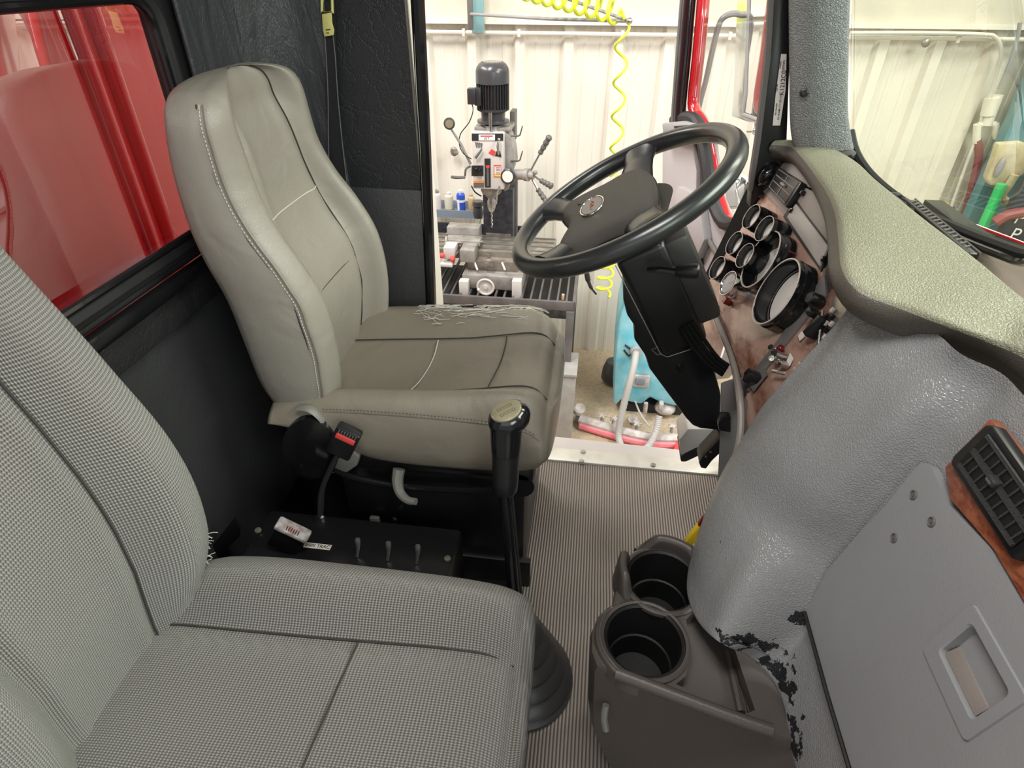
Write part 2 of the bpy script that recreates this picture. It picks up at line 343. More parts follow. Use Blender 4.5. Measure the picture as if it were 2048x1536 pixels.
def loft(name, rows, m, parent=None, ku=4, kv=4, closedU=False, cap0=False, cap1=False, solid=0, wear=None, sharp=180):
    """smooth surface through a grid of points; rows run along v, points in a row along u"""
    rr = [refine(r, ku, closedU) for r in rows]; nc = len(rr[0])
    cols = [refine([r[j] for r in rr], kv) for j in range(nc)]; nr = len(cols[0])
    V = []; U = []
    for i in range(nr):
        for j in range(nc): V.append(cols[j][i])
    ul = [0.]; mid = nr // 2
    for j in range(1, nc + (1 if closedU else 0)): ul.append(ul[-1] + (cols[j % nc][mid] - cols[(j - 1) % nc][mid]).length)
    vl = [0.]; mc = nc // 2
    for i in range(1, nr): vl.append(vl[-1] + (cols[mc][i] - cols[mc][i - 1]).length)
    F = []; FU = []
    for i in range(nr - 1):
        for j in range(nc if closedU else nc - 1):
            j2 = (j + 1) % nc; F.append((i * nc + j, i * nc + j2, (i + 1) * nc + j2, (i + 1) * nc + j))
            FU += [(ul[j], vl[i]), (ul[j + 1], vl[i]), (ul[j + 1], vl[i + 1]), (ul[j], vl[i + 1])]
    if cap0:
        c = sum((V[j] for j in range(nc)), Vector()) / nc; V.append(c); k = len(V) - 1
        for j in range(nc): F.append((j, k, (j + 1) % nc)); FU += [(ul[j], 0), (ul[j], .1), (ul[j + 1], 0)]
    if cap1:
        b0 = (nr - 1) * nc; c = sum((V[b0 + j] for j in range(nc)), Vector()) / nc; V.append(c); k = len(V) - 1
        for j in range(nc): F.append((b0 + j, b0 + (j + 1) % nc, k)); FU += [(ul[j], vl[-1]), (ul[j + 1], vl[-1]), (ul[j], vl[-1] + .1)]
    me = bpy.data.meshes.new(name); me.from_pydata([tuple(v) for v in V], [], F)
    uv = me.uv_layers.new(name='UVMap')
    for i, q in enumerate(FU): uv.data[i].uv = q
    if wear:
        a = me.attributes.new('wear', 'FLOAT', 'POINT')
        for i, v in enumerate(V): a.data[i].value = wear(v)
    o = finish(name, me, m, parent, True, sharp)
    bm = bmesh.new(); bm.from_mesh(me); bmesh.ops.recalc_face_normals(bm, faces=bm.faces[:]); bm.to_mesh(me); bm.free()
    if solid:
        md = o.modifiers.new('s', 'SOLIDIFY'); md.thickness = solid; md.offset = 0
    return o
def text(name, body, size, o, xd, yd, m, parent, ext=.0004, align='CENTER'):
    cu = bpy.data.curves.new(name, 'FONT'); cu.body = body; cu.size = size; cu.extrude = ext; cu.align_x = align; cu.align_y = 'CENTER'
    t = bpy.data.objects.new('t', cu); COL.objects.link(t); bpy.context.view_layer.update()
    me = bpy.data.meshes.new_from_object(t.evaluated_get(bpy.context.evaluated_depsgraph_get())); bpy.data.objects.remove(t)
    x = Vector(xd).normalized(); y = Vector(yd); y = (y - x * y.dot(x)).normalized(); z = x.cross(y)
    R = Matrix((x, y, z)).transposed().to_4x4(); R.translation = Vector(o); me.transform(R); me.materials.clear()
    return finish(name, me, m, parent, False)
def struct(o): o['kind'] = 'structure'; return o
def copy_tree(o, off, parent=None, label=None):
    c = o.copy(); COL.objects.link(c)
    if parent is None: c.location = o.location + Vector(off)
    else: c.parent = parent
    if label: c['label'] = label
    for ch in list(o.children): copy_tree(ch, off, c)
    return c
def rrect(u0, v0, u1, v1, r, f, k=6):
    """rounded rectangle in plane coordinates mapped by f(u, v)"""
    out = []
    for cx, cy, a0 in ((u1 - r, v1 - r, 0), (u0 + r, v1 - r, 90), (u0 + r, v0 + r, 180), (u1 - r, v0 + r, 270)):
        for i in range(k + 1):
            a = radians(a0 + 90 * i / k); out.append(f(cx + r * cos(a), cy + r * sin(a)))
    return out

# ================================================================== THE CAB: structure
GZ = -1.15                                   # shop floor level
RX, SY = -0.86, 1.50                         # rear wall plane, driver side wall plane
f = MB(); f.box((-.05, .62, -.03), (1.66, 1.72, .06)); struct(f.build('floor', 'rubber_mat', smooth=False))
f = MB(); f.box((-.2, .62, 1.80), (1.7, 2.0, .05), bev=.02); struct(f.build('ceiling', 'dark_vinyl'))
# rear wall with the window opening
WY0, WY1, WZ0, WZ1 = .18, 1.218, .863, 1.320
wall = MB()
for y0, y1, z0, z1 in ((-.3, 1.55, 0, WZ0 - .03), (-.3, 1.55, WZ1 + .03, 1.78), (-.3, WY0 - .03, WZ0 - .03, WZ1 + .03), (WY1 + .03, 1.55, WZ0 - .03, WZ1 + .03)):
    wall.box((RX - .02, (y0 + y1) / 2, (z0 + z1) / 2), (.04, y1 - y0, z1 - z0))
wl = struct(wall.build('wall_rear', 'dark_vinyl'))
b = MB(); b.box((RX + .012, .62, .775), (.02, 1.72, .10), bev=.008); b.build('padded_roll', 'black_vinyl', wl)
# curved vinyl corner between rear wall and driver side wall
rows = []
for z in (0, .35, .7, 1.05, 1.4, 1.78):
    rows.append([(RX + .03, WY1 + .045, z), (RX + .032, 1.31, z), (RX + .05, 1.38, z), (RX + .09, 1.445, z), (RX + .15, SY - .014, z), (-.63, SY - .004, z)])
cv = loft('corner_cover', rows, 'corner_vinyl', wl, 4, 3, solid=.008)
# window with rubber gasket and glass
wy = lambda u, v: Vector((RX + .012, u, v))
win = struct(MB().tube(rrect(WY0, WZ0, WY1, WZ1, .07, wy), .021, 10, True).build('window_1', 'black_rubber'))
MB().tube(rrect(WY0 + .02, WZ0 + .02, WY1 - .02, WZ1 - .02, .055, lambda u, v: Vector((RX + .022, u, v))), .008, 8, True).build('gasket_lip', 'black_gloss', win)
MB().sheet(rrect(WY0, WZ0, WY1, WZ1, .07, lambda u, v: Vector((RX, u, v)))).build('window_glass', 'rear_glass', win, False)
MB().box((RX + .03, .77, WZ0 - .045), (.03, 1.2, .035), bev=.012).build('window_ledge', 'black_gloss', win)
# side wall (B pillar) ahead of the corner
sw = MB(); sw.box((-.70, SY + .02, .88), (.52, .04, 1.80)); side = struct(sw.build('wall_left', 'side_vinyl'))
MB().box((-.545, SY - .004, .44), (.235, .012, .87), bev=.004).build('lower_panel', 'dark_vinyl', side)
MB().tube([at(835, 0, Y=SY) + Vector((0, 0, .5)) + Vector((.018, 0, 0)), at(835, 0, Y=SY), at(850, 300, Y=SY), at(862, 610, Y=SY), (-.445, SY, 0)], .016, 10).build('door_seal', 'black_gloss', side)
pts = [at(828, -40, Y=SY - .012), at(829, 60, Y=SY - .012), at(833, 180, Y=SY - .012), at(841, 300, Y=SY - .012), at(847, 430, Y=SY - .012), at(853, 540, Y=SY - .012), at(857, 612, Y=SY - .012), at(858, 700, Y=SY - .012)]
MB().tube(refine(pts, 4), .0013, 6).build('edge_stitching', 'white_thread', side)
MB().tube(refine([at(645, -30, Y=SY - .012), at(655, 110, Y=SY - .012), at(660, 250, Y=SY - .012), at(668, 330, Y=SY - .012)], 3), .0012, 6).build('pillar_seam', 'grey_ink', side)
# door jamb strip outside the seal
MB().box((-.448, SY + .075, .88), (.02, .11, 1.8)).build('door_jamb', 'wall_paint', side)
# door sill
sill = MB(); sill.box((.05, SY + .003, .003), (1.02, .062, .012), bev=.003)
so = struct(sill.build('trim_1', 'brushed_alu'))
MB().prism([at(1000, 861, Z=-.02), at(1163, 879, Z=-.02), at(1300, 893, Z=-.02), at(1440, 909, Z=-.02), at(1600, 922, Z=-.02), (.60, SY + .05, -.02), (-.35, SY + .05, -.02)], (0, 0, -.04)).build('outer_sill', 'machine_white', so)
for px, py in ((1163, 922), (1306, 930), (1166, 903)):
    p = at(px, py, Z=.011); MB().lathe([(.009, 0), (.0085, .003), (.004, .004)], p, seg=16).build('screw', 'steel', so)
# front: firewall and roof rail
MB().box((.78, .62, .4), (.04, 1.85, 1.1)); 
fwl = MB(); fwl.box((.80, .62, .42), (.04, 1.8, .95)); struct(fwl.build('wall_front', 'black_plastic'))
# driver's foot-well side
ft = MB(); ft.box((.66, SY + .01, .42), (.26, .03, .84)); struct(ft.build('trim_2', 'grey_trim'))
# A pillar: black door frame and grey padded cover
AP = Plane((0, 1, 0), (0, 1.47, 0))
fr = MB(); fr.prism([AP(x, y) for x, y in ((1549, -90), (1587, -90), (1580, 120), (1572, 330), (1500, 420), (1505, 360), (1519, 270), (1536, 120), (1546, 20))], (0, .05, 0), .003)
pil = struct(fr.build('trim_3', 'black_plastic'))
MB().tube([AP(1547, -90, -.004), AP(1535, 120, -.004), AP(1516, 280, -.004), AP(1500, 380, -.004)], .007, 8).build('frame_seal', 'grey_trim', pil)
rows = []
for (xl, xr, y) in ((1576, 1705, -120), (1578, 1698, 0), (1579, 1695, 120), (1580, 1694, 220), (1583, 1700, 270), (1590, 1706, 298)):
    a, c = at(xl, y, Y=1.445), at(xr, y, Y=1.40)
    mid = (a + c) / 2 + Vector((-.012, -.022, 0)); q = c - a
    rows.append([a + Vector((.02, .03, 0)), a + Vector((0, .004, 0)), a + q * .12 + Vector((-.008, -.014, 0)), mid, a + q * .82 + Vector((0, -.012, 0)), c + Vector((.004, .006, 0)), c + Vector((.0, .04, 0))])
pc = loft('pillar_cover', rows, 'pillar_vinyl', pil, 4, 4)
p = at(1609, 186, Y=1.398); MB().lathe([(.009, 0), (.0085, .004), (.005, .005), (.0045, .001)], p + Vector((0, .003, 0)), (-.2, -1, .1), 16).build('screw', 'black_plastic', pil)
MB().prism([at(x, y, Y=1.40) for x, y in ((1672, 300), (1704, 296), (1735, 330), (1752, 352), (1742, 358), (1700, 322))], (0, .02, 0), .002).build('pillar_foot', 'grey_trim', pil)
# sticker on the door frame
st = MB().prism([AP(x, y, -.003) for x, y in ((1562, 108), (1573, 108), (1571, 180), (1560, 251), (1545, 251), (1551, 190))], (0, -.0006, 0)).build('part_number_sticker', 'paper')
tag(st, 'narrow white part number sticker on the black door frame beside the grey pillar', 'sticker')
o1, o2 = AP(1556, 245, -.0045), AP(1571, 110, -.0045); d = (o2 - o1); yd = Vector((-1, 0, .1))
text('lettering', 'K1212C0', .0125, o1.lerp(o2, .60) + Vector((.001, 0, 0)), d, yd, 'ink', st)
text('lettering', 'K119-448-1T1122111', .0055, o1.lerp(o2, .23) - Vector((.000, 0, 0)), d, yd, 'ink', st)
text('lettering', 'Part Number', .0045, o1.lerp(o2, .20) + yd * .007, d, yd, 'ink', st)
text('lettering', 'Cab No.', .0045, o1.lerp(o2, .52) + yd * .010, d, yd, 'ink', st)
text('lettering', 'Chassis', .0045, o1.lerp(o2, .85) + yd * .008, d, yd, 'ink', st)
text('lettering', 'E97475', .006, o1.lerp(o2, .86) + yd * .001, d, yd, 'ink', st)
# windshield: glass, gasket
base = [(1700, 262, 1.44), (1712, 306, 1.41), (1740, 348, 1.36), (1790, 392, 1.27), (1850, 428, 1.18), (1940, 468, 1.04), (2048, 508, .90), (2200, 560, .74)]
bp_ = [at(x, y, Y=yy) for x, y, yy in base] + [Vector((.80, .2, .97)), Vector((.74, -.2, .97))]
ws = []
for k in range(4):
    t = k / 3.; ws.append([Vector((p.x - (.20 + .03 * min(i, 6)) * t, p.y, p.z + (1.72 - p.z) * t)) for i, p in enumerate(bp_)])
wg = loft('window_2', ws, 'windshield_glass', None, 3, 2); struct(wg)
MB().tube(refine(bp_, 4), .009, 8).build('gasket', 'black_rubber', wg)
MB().tube(refine([p + Vector((-.013, -.008, -.008)) for p in bp_], 4), .006, 8).build('gasket_lip', 'black_gloss', wg)
# hood seen past the glass
hp_ = refine([at(1900, 432, Y=1.42), at(1980, 462, Y=1.38), at(2060, 492, Y=1.34), at(2200, 545, Y=1.30)], 4)
h_ = MB().tube(hp_, .0035, 10).build('hood_cowl', 'red_paint'); tag(h_, 'red hood edge running just outside the lower windshield gasket', 'hood')

# ------------------------------------------------------------------ red body panel behind the rear window
b = MB(); b.box((-1.30, .75, .75), (.03, 3.2, 1.9))
rp = b.build('body_panel', 'red_paint', smooth=False); tag(rp, 'glossy red body panel of the truck behind the rear window', 'panel')
for y in (1.52, 1.60):
    MB().tube([(-1.28, y, -.2), (-1.28, y, 1.7)], .022, 12).build('pressed_rib', 'red_paint', rp)

# ------------------------------------------------------------------ driver's door, swung open
H = Vector((.50, 1.54, 0)); Rr = at(1324, 350, Y=2.30); Rr.z = 0
dd = (Rr - H).normalized(); nn = Vector((dd.y, -dd.x, 0))
if nn.x > 0: nn = -nn                                           # inner face looks back along the cab
DP = Plane(nn, H)
inner = [(1325, 262), (1402, 262), (1420, 430), (1470, 430), (1530, 330), (1560, 560), (1440, 700), (1330, 620), (1322, 480)]
door = struct(MB().prism([DP(x, y) for x, y in ((1325, 258), (1402, 250), (1412, 330), (1424, 400), (1446, 452), (1500, 420), (1530, 400), (1560, 640), (1430, 760), (1330, 640), (1323, 480))], nn * -.05, .004).build('door_1', 'door_vinyl'))
MB().tube([DP(x, y, .01) for x, y in ((1330, 272), (1385, 272), (1398, 340), (1396, 420), (1412, 470), (1440, 520))], .008, 8).build('panel_edge', 'grey_trim', door)
MB().prism([DP(x, y, .03) for x, y in ((1342, 396), (1356, 372), (1395, 390), (1408, 480), (1390, 520), (1350, 470))], nn * -.03, .006).build('panel_cushion', 'door_vinyl', door)
MB().tube(refine([DP(x, y, .012) for x, y in ((1386, -90), (1378, 0), (1369, 110), (1360, 205), (1358, 250))], 3), .036, 12, flat=.6).build('window_frame', 'black_gloss', door)
MB().tube(refine([DP(x, y, .03) for x, y in ((1372, -90), (1364, 0), (1355, 110), (1347, 215), (1345, 250))], 3), .007, 8).build('window_channel', 'grey_trim', door)
MB().tube(refine([DP(x, y, -.02) for x, y in ((1412, -90), (1407, 0), (1397, 110), (1388, 190), (1390, 222), (1408, 254), (1424, 330), (1432, 380), (1452, 436), (1468, 446))], 3), .020, 12).build('door_skin', 'red_paint', door)
MB().tube(refine([DP(x, y, .012) for x, y in ((1349, 240), (1384, 236), (1402, 262), (1414, 330), (1422, 392), (1448, 446), (1490, 440), (1530, 400))], 3), .020, 10).build('window_sill', 'black_rubber', door)
cx = [DP(x, y, .05) for x, y in ((1322, 246), (1362, 242), (1392, 252), (1398, 268), (1352, 276), (1325, 270))]
MB().prism(cx, nn * -.07, .008).build('pull_handle', 'grey_plastic', door)
MB().prism([DP(x, y, .052) for x, y in ((1346, 252), (1374, 250), (1380, 264), (1354, 270))], nn * -.012, .003).build('handle_recess', 'liner_black', door)
MB().prism([DP(x, y, .012) for x, y in ((1386, 486), (1398, 484), (1402, 530), (1388, 545))], nn * -.01, .002).build('latch_pocket', 'liner_black', door)
MB().sheet([DP(x, y, .0) for x, y in ((1374, -90), (1580, -90), (1560, 330), (1480, 440), (1448, 440), (1424, 392), (1402, 262), (1360, 245))]).build('door_glass', 'clear_glass', door, False)

# ------------------------------------------------------------------ outside mirror
MPn = Plane((-.95, -.31, 0), at(1510, 120, Y=2.2))
mloc = MPn(1520, 240)
mir = thing('wing_mirror', 'tall chrome framed wing mirror hanging outside the door glass', 'mirror', mloc)
MB().prism([MPn(x, y) for x, y in ((1500, -80), (1590, -80), (1560, 244), (1520, 244), (1484, 232), (1488, 190))], MPn.n * .04, .006).build('mirror_housing', 'chrome', mir)
MB().prism([MPn(x, y, .043 if MPn.n.y < 0 else -.003) for x, y in ((1507, -80), (1585, -80), (1556, 238), (1522, 236), (1492, 224), (1495, 190))], MPn.n * .002).build('mirror_glass', 'mirror_glass', mir, False)
MB().tube([MPn(x, y, .044) for x, y in ((1502, -80), (1492, 190), (1487, 229), (1520, 241), (1558, 242), (1588, -80))], .007, 8, True).build('mirror_rim', 'grey_pipe', mir)
q = MPn(1513, 262); MB().cyl(MPn(1512, 242, .0), q, .006).ball(q, .014).tube([MPn(1496, 262), q, MPn(1526, 255)], .005).build('mirror_clamp', 'chrome', mir)
pa = Plane((0, 1, 0), (0, 2.25, 0))
MB().tube(refine([pa(x, y) for x, y in ((1520, 30), (1492, 32), (1470, 27), (1450, 33), (1438, 50), (1425, 100), (1412, 160), (1400, 205), (1388, 262))], 4), .009, 10).build('mirror_arm', 'grey_pipe', mir)
# round convex mirror low outside the door
cvx = thing('convex_mirror', 'small round clear-edged mirror low outside the door window', 'mirror', pa(1478, 400))
MB().lathe([(.0, 0), (.05, .002), (.062, .012), (.064, .022), (.055, .03)], pa(1472, 385) + Vector((0, .03, 0)), (-.3, -1, .1), 28, cap=False).build('mirror_shell', 'machine_white', cvx)
MB().lathe([(.0, .036), (.03, .034), (.054, .028)], pa(1472, 385) + Vector((0, .03, 0)), (-.3, -1, .1), 28, cap=False).build('mirror_glass', 'mirror_glass', cvx)
MB().tube([pa(1472, 385) + Vector((.01, .05, 0)), DP(1480, 440, -.03)], .006).build('bracket', 'steel', cvx)

# ================================================================== DRIVER SEAT
def seat_back(t, m_main, m_front, prof, zl, cfun, hfun, ifun, cap=True):
    """prof(z) -> rear X, seam X, inner X; centre Y, half width, inner half width"""
    rows = []
    for z in zl:
        xr, xs, xi = prof(z); c = cfun(z); h = hfun(z); i = ifun(z)
        rows.append([(xr - .008, c - h * .55, z), (xr, c - h * .94, z), ((xr + xs) / 2, c - h * 1.02, z), (xs - .006, c - h * .99, z), (xs + .016, c - h * .93, z), (max(xs, xi) + .028, c - (h + i) / 2 * .97, z), (xi + .024, c - i - .026, z),
                     (xi + .008, c - i - .010, z), (xi + .013, c - i + .012, z), (xi + .006, c - i * .5, z), (xi + .006, c + i * .5, z), (xi + .013, c + i - .012, z), (xi + .008, c + i + .010, z), (xi + .024, c + i + .026, z), (max(xs, xi) + .028, c + (h + i) / 2 * .97, z), (xs + .016, c + h * .93, z), (xs - .006, c + h * .99, z), ((xr + xs) / 2, c + h * 1.02, z), (xr, c + h * .94, z), (xr - .008, c + h * .55, z)])
    return rows
def lerp_table(tab):
    def f(z):
        tb = sorted(tab); 
        if z <= tb[0][0]: return tb[0][1:]
        for a, b in zip(tb, tb[1:]):
            if z <= b[0]:
                t = (z - a[0]) / (b[0] - a[0]); return tuple(x + (y - x) * t for x, y in zip(a[1:], b[1:]))
        return tb[-1][1:]
    return f
ds = thing('driver_seat', 'taupe leather driver seat with a high back and cracked outer bolster', 'seat', (-.35, 1.19, 0))
tb = lerp_table([(1.165, -.715, -.655, -.695), (1.12, -.728, -.650, -.668), (1.06, -.738, -.650, -.655), (.99, -.742, -.640, -.647), (.92, -.735, -.606, -.637), (.88, -.726, -.583, -.622), (.80, -.706, -.552, -.586), (.70, -.695, -.540, -.573), (.60, -.688, -.548, -.585), (.53, -.674, -.565, -.60), (.50, -.668, -.575, -.61)])
zl = [.50, .53, .60, .70, .80, .88, .95, 1.02, 1.08, 1.13]
hf = lambda z: lerp_table([(.5, .205), (.6, .222), (.75, .228), (.9, .218), (1.0, .203), (1.08, .196), (1.13, .19)])(z)[0]
inf = lambda z: lerp_table([(.5, .11), (.7, .122), (.9, .118), (1.0, .10), (1.13, .09)])(z)[0]
cf = lambda z: lerp_table([(.5, 1.19), (.8, 1.192), (1.13, 1.165)])(z)[0]
rows = seat_back(ds, None, None, tb, zl, cf, hf, inf)
top = rows[-1]
cxm = Vector((-.69, 1.165, 0))
for sc, z in ((.93, 1.158), (.78, 1.178), (.5, 1.190), (.2, 1.194)):
    rows.append([(cxm.x + (p[0] - cxm.x) * sc, cxm.y + (p[1] - cxm.y) * sc, z) for p in top])
bk = loft('backrest', rows, 'seat_leather_light', ds, 3, 4, closedU=True, cap0=True, cap1=True)
def on(lst, k=4): return refine(lst, k)
def seam_at(side, kind, z0, z1, n=14, off=.0):
    out = []
    for i in range(n + 1):
        z = z0 + (z1 - z0) * i / n; xr, xs, xi = tb(z); c = cf(z); h = hf(z); ii = inf(z)
        if kind == 'edge': out.append((xs + .006 + off, c + side * h * .985, z))
        else: out.append((xi + .0095 + off, c + side * (ii + .010), z))
    if z1 > 1.1:
        l_ = out[-1]
        for sc, z in ((.93, 1.160), (.78, 1.1795), (.5, 1.1915))[:1 if kind == 'edge' else 3]: out.append((-.69 + (l_[0] + .69) * sc, 1.165 + (l_[1] - 1.165) * sc, z))
    return refine(out, 3)
for sd in (-1, 1):
    MB().tube(seam_at(sd, 'edge', .56, 1.13), .0028, 6).build('piping', 'seat_leather', bk)
    MB().tube(seam_at(sd, 'edge', .56, 1.13, off=-.014), .0016, 6).build('seam', 'dark_thread', bk)
    MB().tube(seam_at(sd, 'inner', .52, 1.13), .0018, 6).build('seam', 'dark_thread', bk)
st_ = MB()
ln = refine(seam_at(-1, 'edge', .56, 1.13, off=-.008), 2)
for a, c in list(zip(ln, ln[1:]))[::1]:
    m = (a + c) / 2; d = (c - a).normalized(); st_.tube([m - d * .0021 + Vector((0, -.002, 0)), m + d * .0021 + Vector((0, -.002, 0))], .0011, 4)
st_.build('stitching', 'white_thread', bk)
for z, m_ in ((.935, 'white_thread'), (.765, 'dark_thread')):
    xr, xs, xi = tb(z); MB().tube(refine([(xi + .0095, cf(z) - inf(z) - .01, z), (xi + .0135, cf(z) - inf(z) + .012, z), (xi + .008, cf(z) - inf(z) * .5, z), (xi + .008, cf(z) + inf(z) * .5, z), (xi + .0135, cf(z) + inf(z) - .012, z), (xi + .0095, cf(z) + inf(z) + .01, z)], 4), .0014, 6).build('seam', m_, bk)
# cushion
def cushion(name, parent, m, st, yv, zo=0, fb=0):
    yb, ysn, ycn, yin, yc, yif, ycf, yof = yv; rows = []
    for x, zb, zs, zc, zi, zm in st:
        zb, zs, zc, zi, zm = [q + zo for q in (zb, zs, zc, zi, zm)]
        rows.append([(x, ysn + .04, zb), (x, yb, zb + .012), (x, yb - .006, (zb + zs) / 2), (x, ysn, zs), (x, ycn, zc), (x, (ycn + yin) / 2, (zc + zi) / 2 + .006), (x, yin, zi - .002), (x, (yin * 2 + yc) / 3, zm), (x, yc, zm - .004), (x, (yif * 2 + yc) / 3, zm), (x, yif, zi - .002), (x, (ycf + yif) / 2, (zc + zi) / 2 + .008 + fb), (x, ycf, zc + .006 + fb * 1.3), (x, yof, zs - .006 + fb), (x, yof + .004, (zb + zs) / 2), (x, yof - .03, zb + .01), (x, yof - .08, zb)])
    last = rows[-1]; cz = sum(p[2] for p in last) / len(last); cy = (yb + yof) / 2; x0 = st[-1][0]
    for sc, dx in ((.93, .012), (.75, .020), (.4, .025)):
        rows.append([(x0 + dx, cy + (p[1] - cy) * sc, cz + (p[2] - cz) * sc) for p in last])
    return loft(name, rows, m, parent, 3, 4, closedU=True, cap0=True, cap1=True)
DST = [(-.67, .51, .54, .555, .535, .53), (-.62, .50, .555, .573, .54, .533), (-.54, .475, .57, .588, .548, .54), (-.45, .438, .575, .597, .557, .547), (-.35, .430, .577, .603, .566, .553), (-.27, .430, .577, .608, .575, .564), (-.20, .432, .575, .614, .588, .58), (-.14, .436, .572, .616, .60, .60), (-.10, .442, .562, .606, .602, .604), (-.075, .452, .545, .585, .588, .59), (-.062, .465, .53, .562, .566, .568)]
yv = (.945, .955, .99, 1.045, 1.16, 1.275, 1.36, 1.425)
cu = cushion('seat_cushion', ds, 'seat_leather', DST, yv)
def cline(k, x0, x1, dz=.0015, n=24):
    f = lerp_table([(r[0],) + r[1:] for r in DST]); out = []
    for i in range(n + 1):
        x = x0 + (x1 - x0) * i / n; zb, zs, zc, zi, zm = f(x)
        y, z = {'ns': (.9515, zs - .004), 'ni': (1.045, zi), 'fi': (1.275, zi), 'fo': (1.424, zs)}[k]; out.append((x, y, z + dz))
    return refine(out, 2)
MB().tube(cline('ni', -.62, -.064), .0018, 6).build('seam', 'dark_thread', cu)
MB().tube(cline('fi', -.62, -.064), .0018, 6).build('seam', 'dark_thread', cu)
MB().tube(cline('ns', -.54, -.07, dz=-.004), .0022, 6).build('piping', 'seat_leather', cu)
s2 = MB(); ln = cline('ns', -.54, -.08, dz=.004, n=30)
for a, c in zip(ln, ln[1:]):
    m = (a + c) / 2 + Vector((0, -.0035, 0)); d = (c - a).normalized(); s2.tube([m - d * .002, m + d * .002], .001, 4)
s2.build('stitching', 'dark_thread', cu)
for x, mt in ((-.362, 'white_thread'), (-.185, 'dark_thread')):
    zm = lerp_table([(r[0], r[5], r[4]) for r in DST])(x); MB().tube(refine([(x - .010, 1.05, zm[1]), (x - .005, 1.10, zm[0] + .0015), (x, 1.16, zm[0] - .002), (x + .002, 1.22, zm[0] + .0015), (x, 1.27, zm[1])], 4), .0014, 6).build('seam', mt, cu)
# cracked leather scratches on the outer bolster
ck = MB(); fz = lerp_table([(r[0], r[3]) for r in DST])
for i in range(95):
    x = random.uniform(-.44, -.14); y = 1.36 + random.gauss(0, .026) ; a = random.gauss(0, .28); l = random.uniform(.02, .07)
    pts = []
    for k in range(6):
        xx = x + cos(a) * l * k / 5; yy = y + sin(a) * l * k / 5 + random.gauss(0, .0015)
        if yy > 1.395 or yy < 1.30: continue
        zz = fz(xx)[0] + .0075 - (abs(yy - 1.355) ** 2) * 5.0; pts.append((xx, yy, zz))
    if len(pts) > 2: ck.tube(pts, .0009, 4)
ck.build('cracked_leather', 'white_thread', cu)
# seat base and controls
MB().box((-.33, 1.19, .20), (.46, .40, .36), bev=.02).box((-.36, 1.19, .405), (.56, .44, .05), bev=.015).build('seat_base', 'black_paint_metal', ds)
MB().box((-.335, .985, .05), (.50, .02, .10), bev=.004).build('base_skirt', 'liner_black', ds)
rc = MB(); c0 = at(625, 895, Y=.945)
rc.lathe([(.085, 0), (.082, -.012), (.06, -.02), (.02, -.022)], c0, (0, 1, 0), 32, sx=1.15, sy=.78, up=(.35, 0, 1)).build('recliner_cover', 'black_gloss', ds)
MB().tube(refine([at(598, 815, Y=.95), at(622, 818, Y=.945), at(645, 838, Y=.945), at(655, 858, Y=.945)], 4), .012, 8, flat=.4).build('recliner_bracket', 'grey_lever', ds)
MB().prism([at(x, y, Y=.935) for x, y in ((655, 935), (672, 905), (700, 900), (718, 915), (714, 932), (695, 945), (665, 948))], (0, .02, 0), .004).build('adjuster_knob', 'grey_lever', ds)
MB().tube(refine([at(798, 938, Y=.945), at(795, 962, Y=.93), at(800, 985, Y=.915), at(815, 1000, Y=.90), at(832, 1003, Y=.895)], 4), rads([.014, .013, .011, .009, .008], 4), 10).build('height_lever', 'grey_lever', ds)
MB().tube(refine([(-.56, .94, .42), (-.50, .935, .39), (-.40, .935, .375), (-.25, .935, .38), (-.13, .94, .395)], 5), .008, 8).build('side_rail', 'black_gloss', ds)
p = at(1052, 955, Y=1.0); MB().lathe([(.035, -.03), (.038, 0), (.035, .03)], p + Vector((-.012, 0, 0)), (0, 1, 0), 20).build('front_roller', 'black_plastic', ds)
MB().box(at(1104, 862, Y=1.22), (.02, .05, .018), bev=.005).build('slide_lever', 'black_plastic', ds)
for px, py in ((788, 1040),):
    p = at(px, py, Y=.97); MB().lathe([(.009, 0), (.009, .006), (.004, .008)], p, (0, -1, .2), 6).build('mounting_bolt', 'steel', ds)
MB().box(at(752, 1050, Y=.975), (.025, .012, .06), bev=.003).build('mounting_bracket', 'grey_lever', ds)
MB().tube(refine([at(730, 640, Y=1.40), at(748, 632, Y=1.42), at(768, 640, Y=1.42)], 4), .006, 8).build('far_recliner_lever', 'steel', ds)

# ================================================================== PASSENGER SEAT (woven cloth)
ps = thing('passenger_seat', 'light grey woven cloth passenger seat nearest the camera', 'seat', (-.4, .42, 0))
ptb = lerp_table([(1.15, -.83, -.785, -.785), (1.03, -.83, -.755, -.757), (.92, -.83, -.715, -.735), (.85, -.83, -.690, -.718), (.75, -.82, -.655, -.700), (.65, -.815, -.640, -.692), (.55, -.81, -.645, -.695), (.48, -.80, -.66, -.705), (.40, -.79, -.69, -.715)])
pz = [.36, .40, .48, .55, .65, .75, .85, .92, 1.03, 1.15]
phf = lambda z: lerp_table([(.36, .215), (.5, .232), (.7, .235), (.9, .232), (1.03, .225), (1.15, .21)])(z)[0]
pin = lambda z: lerp_table([(.36, .085), (.7, .095), (1.15, .09)])(z)[0]
prow = seat_back(ps, None, None, ptb, pz, lambda z: .42, phf, pin)
tp = prow[-1]
for sc, z in ((.9, 1.185), (.6, 1.205), (.25, 1.212)): prow.append([(-.805 + (p[0] + .805) * sc, .42 + (p[1] - .42) * sc, z) for p in tp])
pb = loft('backrest', prow, 'seat_cloth', ps, 3, 4, closedU=True, cap0=True, cap1=True)
MB().tube([(ptb(z)[2] + .0128, .42 + pin(z) + .010, z) for z in [.37 + .03 * i for i in range(27)]], .0018, 6).build('seam', 'dark_thread', pb)
